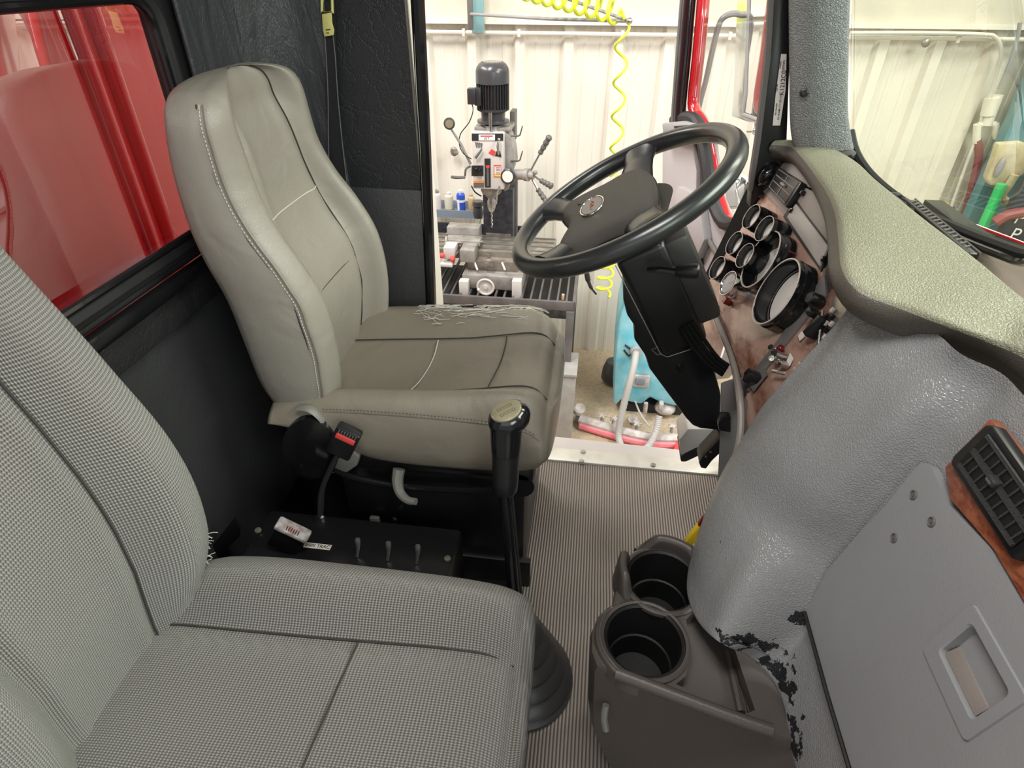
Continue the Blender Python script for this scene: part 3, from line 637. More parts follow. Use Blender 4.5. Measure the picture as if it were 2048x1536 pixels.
PST = [(-.72, .30, .34, .375, .378, .38), (-.66, .30, .37, .40, .388, .392), (-.55, .29, .385, .418, .394, .398), (-.42, .28, .388, .424, .402, .406), (-.30, .28, .388, .427, .412, .416), (-.20, .28, .386, .428, .420, .424), (-.12, .28, .378, .42, .420, .424), (-.08, .29, .362, .40, .404, .408), (-.062, .30, .345, .375, .38, .384)]
pyv = (.175, .185, .215, .27, .40, .535, .625, .69)
pcs = cushion('seat_cushion', ps, 'seat_cloth', PST, pyv, fb=.02)
pf = lerp_table([(r[0],) + r[1:] for r in PST])
MB().tube(refine([(x, .535, pf(x)[3] + .0005) for x in [-.70 + .03 * i for i in range(22)]], 2), .0018, 6).build('seam', 'dark_thread', pcs)
MB().tube(refine([(-.335 - .02 * i / 6, .53 - .32 * i / 6, pf(-.34)[4] + .0005) for i in range(7)], 3), .0015, 6).build('seam', 'dark_thread', pcs)
MB().box((-.38, .42, .15), (.50, .40, .28), bev=.02).build('seat_base', 'black_paint_metal', ps)
fr = MB()
for i in range(60):
    t = i / 59; p = Vector((-.652 - .035 * t, .648 - .02 * t + random.gauss(0, .004), .50 - .12 * t)); d = Vector((random.gauss(.3, 1), random.gauss(.6, .6), random.gauss(0, 1))).normalized() * random.uniform(.006, .02)
    fr.tube([p, p + d * .6, p + d + Vector((0, 0, -.003))], .0006, 4)
for i in range(5): fr.ball((-.657 - .006 * i, .644 - .004 * i, .49 - .022 * i), .009, (.8, .6, 1.4))
fr.build('frayed_padding', 'frayed_foam', pb)

# ================================================================== GEAR SHIFTER
gs = thing('gear_shifter', 'black gear lever with a gold shift pattern plate beside the leather seat', 'gear lever', (.0, .66, 0))
k0 = at(1010, 985, Y=.82); k1 = at(1012, 900, Y=.84); kt = at(1018, 840, Y=.85)
ax = (k1 - k0).normalized()
MB().lathe([(.020, 0), (.024, .006), (.0255, .03), (.026, .075), (.027, (k1 - k0).length)], k0, ax, 28).build('lever_sleeve', 'black_plastic', gs)
kn = MB(); kc = k1 + ax * .030
kn.lathe([(.024, -.038), (.028, -.034), (.030, -.01), (.031, .012), (.033, .026)], kc, ax, 28).build('knob_collar', 'black_gloss', gs)
gv = (kt - CAMP).normalized()
KX = Vector((.80, .55, .22)).normalized(); KZ = Vector((-.20, -.36, .91)).normalized(); KY = KZ.cross(KX).normalized(); KZ = KX.cross(KY)
KR = Matrix((KX, KY, KZ)).transposed()
kb = kc + ax * .035 + KX * .006
MB().ball(kb, .036, (1.18, .98, .80), KR).build('shift_knob', 'black_gloss', gs)
fc = kb + KZ * .0262 - KX * .004
pl_ = MB().lathe([(.0285, -.004), (.0285, .0), (.026, .0022), (.015, .0035), (.0, .0038)], fc, KZ, 32, sx=1.05, sy=.80, up=KX, cap=False).build('pattern_plate', 'gold_face', gs)
for i in range(4):
    for j in range(2):
        c = fc + KX * (-.012 + .0078 * i) + KY * (-.008 + .013 * j) + KZ * .0036; q = .0026
        MB().tube([c + KX * q + KY * q, c - KX * q + KY * q, c - KX * q - KY * q, c + KX * q - KY * q], .0004, 4, True).build('gear_mark', 'ink', pl_)
MB().tube([k0, (-.112, .80, .36), (-.100, .77, .24), (-.088, .735, .10)], [.012, .013, .014, .016], 14).build('lever_shaft', 'black_gloss', gs)
MB().tube([k0 + Vector((.012, .004, .01)), (-.096, .80, .34), (-.085, .78, .24), (-.075, .75, .16)], .003, 8).build('air_line', 'black_rubber', gs)
# rubber boot in folds
prof = []
for i in range(5):
    r = .115 - .016 * i; z = .02 + .036 * i; prof += [(r - .006, z), (r + .006, z + .008), (r - .002, z + .022), (r - .022, z + .034)]
boot = MB().lathe([(.125, 0), (.125, .008)] + prof + [(.03, .20), (.024, .24)], (-.083, .728, .0), (-.03, .06, 1), 36).build('rubber_boot', 'charcoal_plastic', gs)

pf_ = MB().box((-.53, .80, .008), (.82, 1.30, .016), bev=.003); struct(pf_.build('floor_shade_sheet', 'black_paint_metal'))  # black sheet added to stand for the shadow on the floor between the seats
# ================================================================== LOW BOX BETWEEN THE SEATS WITH TOGGLES
bx = thing('valve_box', 'low black control box with three silver toggles between the seats', 'control box', (-.38, .81, 0))
MB().box((-.475, .815, .14), (.47, .19, .28), bev=.01).build('box_body', 'black_paint_metal', bx)
for px in (711, 771, 829):
    p = at(px, 1100, Y=.80); p.z = .282; tp_ = p + Vector((.004, .012, .045))
    MB().tube(refine([p, p.lerp(tp_, .5) + Vector((.0015, 0, 0)), tp_], 4), [.0035, .0035, .0036, .004, .0046, .0054, .006, .0064, .005], 12).build('toggle', 'silver_toggle', bx)
lb = at(640, 1100, Y=.82); lb.z = .2825
MB().box(lb + Vector((0, -.005, 0)), (.062, .014, .0012)).build('label_strip', 'paper', bx)
text('lettering', 'IIIIIIII TRAC', .012, lb + Vector((0, -.005, .001)), (1, 0, 0), (0, 1, 0), 'ink', bx)
MB().box(at(700, 1102, Y=.81) + Vector((.012, 0, -.01)), (.02, .012, .0012)).build('label_strip', 'paper', bx)
p = at(893, 1098, Y=.82); p.z = .282; MB().lathe([(.008, 0), (.007, .004), (.003, .005)], p, seg=14).build('screw', 'machine_oily', bx)
p = at(503, 1062, Y=.82); p.z = .282; MB().lathe([(.008, 0), (.007, .004), (.003, .005)], p + Vector((0, .02, 0)), seg=14).build('screw', 'machine_oily', bx)
dv = MB().prism([at(x, y, Y=.86) for x, y in ((400, 1128), (405, 1118), (470, 1034), (480, 1058), (478, 1075), (420, 1128))], (0, .006, 0), .001)
tag(dv.build('divider_bracket', 'black_paint_metal'), 'small black sheet metal bracket standing behind the cloth seat', 'bracket')

# ------------------------------------------------------------------ seat belts
sb = thing('seat_belt_buckle', 'black seat belt buckle with a red release button beside the leather seat', 'seat belt buckle', at(640, 1045, Y=.90))
c = at(690, 880, Y=.905); u_ = (at(708, 845, Y=.905) - at(664, 935, Y=.905)).normalized(); v_ = (at(714, 862, Y=.905) - at(676, 852, Y=.905)).normalized(); v_ = (v_ - u_ * v_.dot(u_)).normalized(); n_ = u_.cross(v_)
BR = Matrix((u_, v_, n_)).transposed(); sg = 1 if n_.y < 0 else -1
MB().box(c - u_ * .004, (.082, .054, .026), BR, .005).build('buckle_body', 'black_plastic', sb)
MB().box(c + u_ * .016 + n_ * sg * .0125, (.015, .042, .004), BR, .0015).build('release_button', 'red_plastic', sb)
gl = MB()
for i in range(7): gl.box(c + u_ * .0295 + v_ * (-.018 + .006 * i) + n_ * sg * .0135, (.008, .002, .002), BR)
gl.build('grip_ribs', 'grey_trim', sb)
MB().tube(refine([c - u_ * .034, at(655, 950, Y=.90), at(643, 985, Y=.90), at(641, 1025, Y=.90), at(638, 1045, Y=.90)], 4), .013, 8, flat=.45, side=(1, 0, 0)).build('webbing_stalk', 'strap', sb)
p = at(641, 1037, Y=.895); MB().lathe([(.014, 0), (.014, .003), (.009, .003), (.009, .010), (.004, .011)], p, (0, -1, .35), 6).build('anchor_bolt', 'steel', sb)
s3 = thing('worn_belt_buckle', 'worn grey seat belt buckle lying behind the cloth seat', 'seat belt buckle', at(560, 1090, Y=.80))
u_ = (at(585, 1062, Y=.80) - at(556, 1110, Y=.80)).normalized(); v_ = (at(614, 1072, Y=.80) - at(570, 1034, Y=.80)).normalized(); v_ = (v_ - u_ * v_.dot(u_)).normalized(); n_ = u_.cross(v_); BR = Matrix((u_, v_, n_)).transposed()
c = at(586, 1060, Y=.80); w2 = (at(614, 1072, Y=.80) - at(570, 1034, Y=.80)).length
MB().box(c - u_ * .035, (.075, w2 * 1.05, .026), BR, .005).build('buckle_body', 'black_plastic', s3)
MB().box(c, (.012, w2 * 1.15, .034), BR, .005).build('buckle_end', 'worn_grey', s3)
MB().box(c + u_ * .004 - n_ * (1 if n_.y > 0 else -1) * -.006, (.006, w2 * .8, .009), BR, .002).build('release_button', 'worn_grey', s3)
sl = MB()
for i in range(6): sl.box(c + u_ * .0065 + v_ * (-.013 + .0052 * i) + n_ * (1 if n_.y > 0 else -1) * -.007, (.003, .002, .010), BR)
sl.build('button_ribs', 'red_dark_lens', s3)
wb = thing('seat_belt', 'black shoulder belt hanging on the side wall with a pale yellow tongue', 'seat belt', at(690, 385, Y=1.475))
MB().prism([at(x, y, Y=1.475) for x, y in ((650, -90), (668, -90), (672, 90), (678, 200), (690, 320), (702, 410), (690, 410), (665, 330), (657, 200), (652, 80))], (0, -.0015, 0)).build('webbing', 'strap', wb)
MB().tube(refine([at(x, y, Y=1.473) for x, y in ((664, 60), (670, 110), (676, 200), (686, 300), (699, 410))], 4), .0012, 5).build('webbing_edge', 'grey_trim', wb)
MB().tube(refine([at(x, y, Y=1.473) for x, y in ((648, 60), (652, 110), (656, 200), (657, 325))], 4), .0012, 5).build('webbing_edge', 'grey_trim', wb)
MB().prism([at(x, y, Y=1.462) for x, y in ((645, 28), (664, 25), (665, 45), (669, 60), (668, 70), (650, 73), (647, 60))], (0, -.004, 0), .001).build('belt_tongue', 'yellow_tag', wb)
MB().tube([at(x, y, Y=1.462) for x, y in ((644, 24), (644, -2), (664, -8), (665, 24))], .004, 8, True).build('tongue_loop', 'yellow_tag', wb)
MB().tube([at(x, y, Y=1.458) for x, y in ((652, 60), (661, 59))], .0011, 5).tube([at(x, y, Y=1.458) for x, y in ((653, 66), (658, 66))], .0011, 5).build('stamped_marks', 'ink', wb)

def boolean(o, cutter):
    md = o.modifiers.new('b', 'BOOLEAN'); md.operation = 'DIFFERENCE'; md.object = cutter; md.solver = 'EXACT'
    bpy.context.view_layer.update()
    me = bpy.data.meshes.new_from_object(o.evaluated_get(bpy.context.evaluated_depsgraph_get()))
    o.modifiers.clear(); old = o.data; o.data = me; me.name = o.name; bpy.data.objects.remove(cutter)
    me.polygons.foreach_set('use_smooth', [True] * len(me.polygons)); me.set_sharp_from_angle(angle=radians(35))

# ================================================================== STEERING WHEEL
WC = Vector((.0532, 1.1395, .9886)); WN = Vector((-.497, -.051, .866)).normalized()
WA = Vector((0, 1, 0)); WA = (WA - WN * WA.dot(WN)).normalized(); WB = WN.cross(WA)
W = lambda u, v, h=0: WC + WA * u + WB * v + WN * h
sw_ = thing('steering_wheel', 'large black four spoke steering wheel with an oval badge on its hub', 'steering wheel', WC)
MB().tube([W(.2165 * cos(2 * pi * i / 72), .2165 * sin(2 * pi * i / 72)) for i in range(72)], .0185, 18, True).build('rim', 'wheel_black', sw_)
for a in (-15, 195, 50, 130):
    ca, sa = cos(radians(a)), sin(radians(a)); low = a in (52, 128)
    pts = [W(ca * r, sa * r, h) for r, h in ((.05, -.022), (.09, -.018), (.13, -.012), (.17, -.006), (.205, .0))]
    td = WN.cross(WA * ca + WB * sa)
    MB().tube(refine(pts, 4), rads([.046, .042, .036, .033, .042], 4), 16, flat=.38, side=WN).build('spoke', 'wheel_black', sw_)
ol = [(-.128, -.010), (-.112, -.045), (-.065, -.062), (0, -.066), (.065, -.062), (.112, -.045), (.128, -.010), (.122, .035), (.126, .090), (.112, .128), (.070, .130), (0, .112), (-.070, .130), (-.112, .128), (-.126, .090), (-.122, .035)]
rows = []
for sc, h in ((1.0, -.034), (1.02, -.014), (.97, -.002), (.86, .005), (.6, .009), (.3, .011), (.08, .012)): rows.append([W(u * sc, v * sc, h) for u, v in ol])
pad = loft('hub_cover', rows, 'wheel_pad_vinyl', sw_, 3, 3, closedU=True, cap0=True, cap1=True)
MB().tube(refine([W(u * 1.025, v * 1.025, -.016) for u, v in ol] , 3, True), .0022, 6, True).build('cover_gap', 'liner_black', pad)
bc = (-.0, .054); el = lambda s, h: [W(bc[0] + .042 * s * cos(2 * pi * i / 32), bc[1] + .025 * s * sin(2 * pi * i / 32), h) for i in range(32)]
bd = MB().prism(el(1.0, .004), WN * .008).build('badge', 'wheel_pad_vinyl', pad)
MB().tube(el(.97, .0120), .0013, 8, True).build('badge_ring', 'chrome', bd)
MB().prism(el(.86, .0110), WN * .0016).build('badge_field', 'taupe_trim', bd)
MB().tube(refine([W(.022, .055, .0130), W(.012, .049, .0130), W(.006, .057, .0130), W(-.004, .050, .0130), (W(-.01, .058, .0130)), W(-.022, .053, .0130)], 4), .0008, 6).build('badge_script', 'red_lens', bd)
MB().tube(refine([W(.052, .082, .0085), W(.056, .088, .008), W(.062, .084, .008)], 4), .0009, 5).tube(refine([W(.044, .078, .009), W(.048, .085, .009)], 3), .0009, 5).build('horn_mark', 'ink', pad)
MB().lathe([(.050, -.085), (.062, -.070), (.080, -.045), (.092, -.028)], WC, WN, 32).build('hub_back', 'wheel_pad_vinyl', sw_)
# ------------------------------------------------------------------ steering column
sc_ = thing('steering_column', 'black steering column shroud running down to the floor', 'steering column', W(0, 0, -.62))
R = Matrix((WA, WB, WN)).transposed()
MB().box(W(.0, .005, -.215), (.118, .098, .25), R, .014, 3).build('upper_shroud', 'black_plastic', sc_)
MB().box(W(.0, .0, -.115), (.10, .085, .09), R, .012, 3).build('shroud_neck', 'black_gloss', sc_)
MB().box(W(.0, -.062, -.20), (.105, .05, .20), R, .010, 2).build('side_cover', 'charcoal_plastic', sc_)
MB().tube([W(-.0600, .055, -.095), W(-.0605, .055, -.325), W(-.0605, .045, -.338), W(-.0605, -.02, -.341)], .0009, 6).build('shroud_seam', 'taupe_trim', sc_)
lp = [(1247, 560), (1246, 600), (1254, 632), (1268, 652), (1268, 680), (1290, 712), (1298, 738), (1372, 838), (1385, 852), (1400, 858), (1440, 862), (1442, 790), (1432, 755), (1400, 690), (1360, 620), (1300, 560)]
MB().prism([at(x, y, Y=1.115) for x, y in lp], (0, .11, 0), .006).build('lower_cover', 'black_plastic', sc_)
MB().prism([at(x, y, Y=1.113) for x, y in ((1302, 700), (1340, 684), (1352, 695), (1315, 712))], (0, .004, 0), .001).build('access_slot', 'grey_trim', sc_)
MB().prism([at(x, y, Y=1.112) for x, y in ((1304, 700), (1339, 686), (1349, 695), (1316, 709))], (0, .004, 0), .001).build('slot_recess', 'liner_black', sc_)
p = at(1360, 733, Y=1.114); MB().lathe([(.009, 0), (.009, .004), (.004, .005)], p, (0, -1, 0), 14).build('screw', 'black_gloss', sc_)
cb = MB()
for i in range(4):
    cb.tube(refine([at(1362 + 7 * i, 655 - 4 * i, Y=1.09), at(1385 + 8 * i, 695 - 5 * i, Y=1.08), at(1415 + 7 * i, 728 - 4 * i, Y=1.07), at(1446 + 4 * i, 750 - 6 * i, Y=1.06)], 4), .0045, 8)
cb.build('cable_bundle', 'shade_black', sc_)
tsl = MB(); tsl.tube([at(1296, 540, Y=1.06), at(1325, 538, Y=1.05), at(1352, 542, Y=1.045)], [.006, .0075, .009], 10).build('turn_signal_stalk', 'black_gloss', sc_)
MB().lathe([(.010, 0), (.0125, .006), (.0135, .034), (.0128, .040), (.010, .043)], at(1352, 542, Y=1.045), at(1392, 542, Y=1.035) - at(1352, 542, Y=1.045), 18).build('stalk_knob', 'black_plastic', sc_)

# ================================================================== DASHBOARD
PN = Vector((-.9144, -.0615, .4002)).normalized()
PP = Plane(PN, PN * (-.053 - .034)); PF = Plane(PN, PN * -.053)
PU = Vector((0, 1, 0)); PU = (PU - PN * PU.dot(PN)).normalized(); PV = PN.cross(PU); PV = PV if PV.z > 0 else -PV
db = thing('dashboard', 'grey and woodgrain truck dashboard with round gauges and an olive padded top', 'dashboard', (.5, .8, .35))
pw = lambda L, off=0: [PP(x, y, off) for x, y in L]
MB().prism(pw([(1512, 340), (1400, 572), (1440, 655), (1470, 725), (1480, 800), (1482, 930), (1560, 860), (1720, 690), (1712, 560), (1672, 440), (1600, 325), (1545, 296)], -.012), -PN * .02).build('panel_backing', 'grey_trim', db)
wdp = MB().prism(pw([(1520, 385), (1418, 560), (1445, 640), (1474, 725), (1488, 768), (1560, 678), (1640, 575), (1655, 500), (1592, 400), (1560, 400)], -.0035), -PN * .006).build('instrument_panel', 'burl_wood', db)
MB().prism(pw([(1500, 768), (1527, 742), (1620, 628), (1668, 575), (1700, 620), (1706, 650), (1600, 780), (1492, 900), (1484, 870), (1490, 800)], -.0035), -PN * .006).build('switch_panel', 'burl_wood', db)
MB().prism(pw([(1648, 548), (1652, 590), (1612, 634), (1520, 748), (1494, 782), (1488, 766), (1560, 672)], .003), -PN * .008, .001).build('divider_strip', 'grey_trim', db)
MB().prism(pw([(1484, 792), (1490, 800), (1482, 905), (1470, 925), (1474, 850)], .003), -PN * .008, .001).build('divider_strip', 'grey_trim', db)
MB().prism(pw([(1512, 338), (1540, 306), (1556, 330), (1518, 398), (1415, 566), (1399, 572)], -.003), -PN * .008).build('painted_side_shade', 'shade_black', db)  # matte black sheet put in as the shadow at the panel's far end
MB().prism(pw([(1541, 300), (1600, 316), (1630, 380), (1612, 372), (1595, 400), (1572, 432), (1508, 365), (1528, 325)], -.001), -PN * .008, .001).build('vent_surround', 'taupe_trim', db)
MB().prism(pw([(1608, 374), (1632, 385), (1665, 480), (1660, 498), (1594, 402)], .000), -PN * .008, .001).build('upper_trim_plate', 'taupe_trim', db)
MB().prism(pw([(1590, 398), (1662, 492), (1641, 543), (1566, 433)], .0), -PN * .006).build('plate_gap', 'liner_black', db)
MB().prism(pw([(1591, 407), (1656, 492), (1638, 532), (1573, 434)], .004), -PN * .006, .0015).build('blank_cover_plate', 'plate_beige', db)
MB().prism(pw([(1650, 545), (1660, 512), (1672, 560), (1668, 580)], .004), -PN * .006).build('corner_plate', 'liner_black', db)
for x, y in ((1522, 391), (1605, 386), (1583, 421), (1648, 518)):
    MB().lathe([(.0055, -.004), (.0055, .003), (.003, .005)], PP(x, y, .004), PN, 12).build('panel_screw', 'black_gloss', db)
def gauge(px, py, r, deep, body='black_gloss'):
    c = PF(px, py, .011 if r < .04 else 0); tc = (CAMP - c).normalized(); N0 = globals()['PN']; PN = (N0 + tc * (.10 if r < .04 else -.07)).normalized(); g = MB().lathe([(r * 1.02, -.036 - (.011 if r < .04 else 0)), (r * 1.02, -.014), (r * .985, -.012), (r * .985, -.009), (r * 1.0, -.007), (r, -.001), (r * .97, .0), (r * .94, -.001), (r * .90, -deep), (r * .5, -deep)], c, PN, 40, cap=False).build('gauge', body, db)
    MB().lathe([(r * 1.0, -.0012), (r * .998, .0008), (r * .962, .0008), (r * .96, -.001)], c, PN, 40, cap=False).build('bezel_edge', 'bezel_edge' if body != 'chrome' else 'chrome', g)
    MB().lathe([(r * .80, -deep + .0005), (r * .80, -deep + .0015), (.0, -deep + .0015)], c, PN, 40, cap=False).build('dial', 'dial_white' if body != 'chrome' else 'dial_grey', g)
    MB().lathe([(r * .89, -deep + .001), (r * .885, -deep + .003), (r * .82, -deep + .003)], c, PN, 40, cap=False).build('dial_ring', 'grey_trim', g)
    nd = MB(); a = 2.2; d = PU * cos(a) + PV * sin(a); nd.bar(c - PN * (deep - .003), c - PN * (deep - .003) + d * r * .62, r * .03, .0006, PN).build('needle', 'paper', g)
for x, y, r, dp in ((1502, 433, .0275, .018), (1528, 457, .0275, .018), (1468, 486, .0275, .018), (1489, 511, .0275, .018), (1434, 535, .0275, .018), (1520, 519, .0625, .031), (1550, 583, .0675, .032)): gauge(x, y, r, dp)
gauge(1456, 566, .0275, .003, 'chrome')
for x, y in ((1455, 603), (1580, 508)):
    MB().box(PP(x, y, .008), (.013, .013, .018), Matrix((PU, PV, PN)).transposed(), .001).build('warning_lamp', 'red_lens', db)
MB().tube([PP(1439, 612, .004), PP(1430, 628, .004)], .0018, 6).build('lamp_clip', 'chrome', db)
# driver vent
PR = Matrix((PU, PV, PN)).transposed()
vc = (PP(1555, 334, .012) + PP(1602, 364, .012) + PP(1572, 413, .012) + PP(1534, 374, .012)) / 4
e1 = (PP(1602, 364) - PP(1555, 334)); e2 = (PP(1572, 413) - PP(1602, 364)); 
vq = [(1556, 333), (1603, 364), (1571, 414), (1534, 374)]
dvn = MB().prism(pw(vq, .014), -PN * .018, .002).build('driver_vent', 'black_plastic', db)
inn = lambda s, t, off=.015: (PP(1556, 333, off) * (1 - s) + PP(1603, 364, off) * s) * (1 - t) + (PP(1534, 374, off) * (1 - s) + PP(1571, 414, off) * s) * t
MB().tube([inn(.08, .08), inn(.92, .08), inn(.92, .92), inn(.08, .92)], .0014, 6, True).build('vent_frame', 'grey_trim', dvn)
sl = MB()
for t in (.33, .6): sl.tube([inn(.1, t), inn(.9, t)], .0010, 6)
sl.tube([inn(.5, .1), inn(.5, .9)], .0010, 6).tube([inn(.42, .47, .017), inn(.58, .47, .017)], .003, 8)
sl.build('vent_slats', 'taupe_trim', dvn)
MB().tube(refine([PP(1543, 334, .012), PP(1537, 344, .018), PP(1531, 354, .018), PP(1526, 362, .012)], 4), .019, 16).build('headlamp_switch_cover', 'black_gloss', db)
# switches on the right section
kb_ = PP(1642, 606, .0); MB().lathe([(.011, 0), (.0125, .004), (.0115, .024), (.009, .026)], kb_, PN, 20).build('dimmer_knob', 'black_plastic', db)
MB().box(PP(1633, 655, .010), (.016, .040, .022), PR, .003).box(PP(1628, 628, .014), (.018, .012, .026), PR, .003).build('brake_switch', 'black_plastic', db)
MB().box(PP(1621, 662, .014), (.005, .024, .012), PR, .001).build('switch_label', 'paper', db)
MB().prism(pw([(1604, 662), (1611, 672), (1600, 682), (1597, 672)], .001), PN * .001).build('switch_label', 'paper', db)
rp_ = MB().prism(pw([(1664, 596), (1680, 588), (1700, 622), (1698, 652), (1668, 694), (1654, 668)], .002), -PN * .006, .001).build('climate_panel', 'machine_oily', db)
for i in range(2):
    for j in range(4):
        MB().box(PP(1653 + 12 * i - 1 * j, 632 + 14 * j - 12 * i, .006), (.006, .009, .006), PR, .001).build('climate_button', 'paper' if (i + j) % 2 else 'black_plastic', rp_)
MB().tube([PP(1645, 622, .008), PP(1636, 700, .003)], .003, 8).build('chrome_trim_bar', 'steel', db)
tg = MB()
for x, y, x2, y2 in ((1556, 706, 1541, 694), (1560, 722, 1543, 716)):
    a, b2 = PP(x, y, .004), PP(x2, y2, .03)
    tg.lathe([(.007, 0), (.007, .010), (.004, .012)], a, PN, 12); tg.tube(refine([a + PN * .008, a.lerp(b2, .6), b2], 3), [.0035] * 3 + [.003] * 3 + [.0055], 10)
tg.build('toggle_switches', 'chrome', db)
MB().ball(PP(1561, 697, .008), .007).build('indicator_lamp', 'red_dark_lens', db)
MB().cyl(PP(1569, 716), PP(1569, 716) + PN * .022, .008).cyl(PP(1575, 732), PP(1575, 732) + PN * .016, .006).tube([PP(1572, 748, .01), PP(1545, 742, .016)], .0032, 8).build('key_switch', 'steel', db)
MB().prism(pw([(1581, 706), (1587, 716), (1580, 732), (1574, 722)], .002), PN * .001).build('switch_label', 'paper', db)
MB().prism(pw([(1530, 738), (1536, 748), (1508, 783), (1500, 770)], .003), PN * .002).build('switch_plate', 'grey_trim', db)
MB().box(PP(1506, 752, .016), (.020, .018, .030), PR, .004).ball(PP(1494, 758, .02), .008).build('rocker_switch', 'black_plastic', db)
# curled lower edge of the panel, joining the grey fascia
E1 = [PP(1399, 570, .004), PP(1425, 622, .004), PP(1448, 675, .004), PP(1466, 725, .003), at(1477, 780, Y=.935), at(1482, 830, Y=.885), at(1479, 880, Y=.85), at(1466, 930, Y=.83), at(1446, 972, Y=.815), at(1424, 1018, Y=.80), at(1405, 1062, Y=.79), at(1395, 1100, Y=.785)]
MB().tube(refine(E1, 4), .0065, 10).build('panel_edge_bead', 'taupe_trim', db)
MB().prism([PP(1399, 570, -.004), PP(1448, 675, -.004), PP(1466, 725, -.004), at(1477, 780, Y=.935), at(1479, 880, Y=.85), at(1424, 1018, Y=.81), at(1400, 1080, Y=.80), at(1470, 1000, Y=.86), at(1500, 860, Y=.92), PP(1480, 730, -.02), PP(1420, 575, -.02)], (.01, 0, -.004)).build('panel_underside', 'grey_trim', db)
# side kick panel below the cluster
MB().prism([at(x, y, Y=1.0) for x, y in ((1440, 765), (1476, 760), (1484, 850), (1470, 930), (1432, 1000), (1438, 880))], (.03, .02, 0), .003).build('kick_panel', 'grey_trim', db)
MB().prism([at(x, y, Y=.985) for x, y in ((1436, 850), (1444, 832), (1462, 834), (1462, 866), (1438, 862))], (0, .02, 0), .003).build('release_handle', 'black_plastic', db)
MB().prism(pw([(1392, 600), (1402, 590), (1448, 690), (1440, 715), (1400, 660)], -.05), -PN * .005).build('lower_wood_panel', 'burl_wood', db)
MB().cyl(at(1396, 640, Y=1.20), at(1388, 636, Y=1.18), .009).cyl(at(1402, 645, Y=1.22), at(1396, 640, Y=1.20), .006).build('pull_knob', 'black_plastic', db)
# padded top
def L(px, py, z): return at(px, py, Z=z)
low = [(1541, 307, 1.0), (1563, 312, 1.0), (1586, 324, 1.0), (1626, 376, 1.0), (1648, 430, 1.0), (1656, 490, 1.0), (1659, 552, .996), (1695, 614, .985), (1780, 655, .975), (1850, 674, .97), (1920, 692, .965), (1990, 728, .96), (2048, 767, .96), (2200, 880, .955), (2420, 1060, .95)]
topl = [(1543, 288, 1.022), (1566, 289, 1.022), (1592, 297, 1.022), (1645, 366, 1.022), (1672, 420, 1.022), (1682, 490, 1.022), (1690, 538, 1.020), (1725, 580, 1.014), (1800, 610, 1.01), (1865, 636, 1.01), (1930, 662, 1.006), (1990, 684, 1.0), (2048, 708, 1.0), (2200, 790, 1.0), (2420, 940, 1.0)]
far = [(1560, 286, 1.022), (1600, 284, 1.024), (1650, 292, 1.026), (1708, 322, 1.03), (1748, 358, 1.03), (1795, 396, 1.03), (1850, 440, 1.03), (1905, 482, 1.03), (1960, 526, 1.028), (1995, 556, 1.026), (2025, 582, 1.024), (2060, 610, 1.02), (2110, 655, 1.02), (2260, 730, 1.02), (2480, 860, 1.02)]
rows = []
for a, b2, c in zip(low, topl, far):
    A, B, C_ = L(*a), L(*b2), L(*c); up_ = Vector((0, 0, 1)); inw = (C_ - B); inw.z = 0; inw = inw.normalized()
    nose = (A + B) / 2 - inw * .006 
    rows.append([A + inw * .035 - up_ * .022, A + inw * .012 - up_ * .012, A, nose, B, B.lerp(C_, .12) + up_ * .004, B.lerp(C_, .5) + up_ * .007, B.lerp(C_, .88) + up_ * .004, C_, C_ + inw * .008 - up_ * .02, C_ + inw * .006 - up_ * .06])
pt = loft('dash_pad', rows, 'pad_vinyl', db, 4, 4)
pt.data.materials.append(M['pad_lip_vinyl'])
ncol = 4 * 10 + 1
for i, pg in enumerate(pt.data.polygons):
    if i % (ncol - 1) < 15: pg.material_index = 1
# shelf behind the pad and defroster grille
MB().prism([at(x, y, Z=.978) for x, y in ((1705, 318), (1745, 352), (1795, 396), (1850, 432), (1940, 472), (2048, 512), (2300, 600), (2480, 880), (2200, 740), (2048, 640), (1930, 540), (1820, 450), (1720, 370))], (0, 0, -.02)).build('windshield_shelf', 'brown_shelf', db)
g0, g1 = at(1818, 404, Z=.99), at(1946, 514, Z=.99)
gr = MB().bar(g0, g1, .017, .010, (0, 0, 1), .003).build('defroster_grille', 'black_plastic', db)
sl = MB(); dg = (g1 - g0).normalized(); sg_ = Vector((0, 0, 1)).cross(dg)
for i in range(16):
    m = g0.lerp(g1, .06 + .056 * i); sl.bar(m - sg_ * .006 + dg * .004 + Vector((0, 0, .0065)), m + sg_ * .006 - dg * .004 + Vector((0, 0, .0065)), .0028, .002)
sl.tube([g0 + sg_ * .0085 + Vector((0, 0, .006)), g1 + sg_ * .0085 + Vector((0, 0, .006))], .0018, 6).tube([g0 - sg_ * .0085 + Vector((0, 0, .006)), g1 - sg_ * .0085 + Vector((0, 0, .006))], .0018, 6)
sl.build('grille_slats', 'grey_trim', gr)
MB().tube(refine([at(x, y, Z=.99) for x, y in ((1776, 388), (1790, 394), (1805, 404), (1822, 412), (1826, 426), (1812, 420))], 4), .0022, 8).build('loose_wire', 'grey_trim', db)
MB().box(at(1790, 392, Z=.985), (.02, .016, .012), bev=.003).build('wire_clip', 'black_plastic', db)
for x, y in ((1905, 478), (2010, 620), (2030, 606), (2040, 622)):
    p = at(x, y, Z=.979); MB().bar(p, p + Vector((.010, .004, .001)), .002, .001).build('paint_fleck', 'frayed_foam', db)
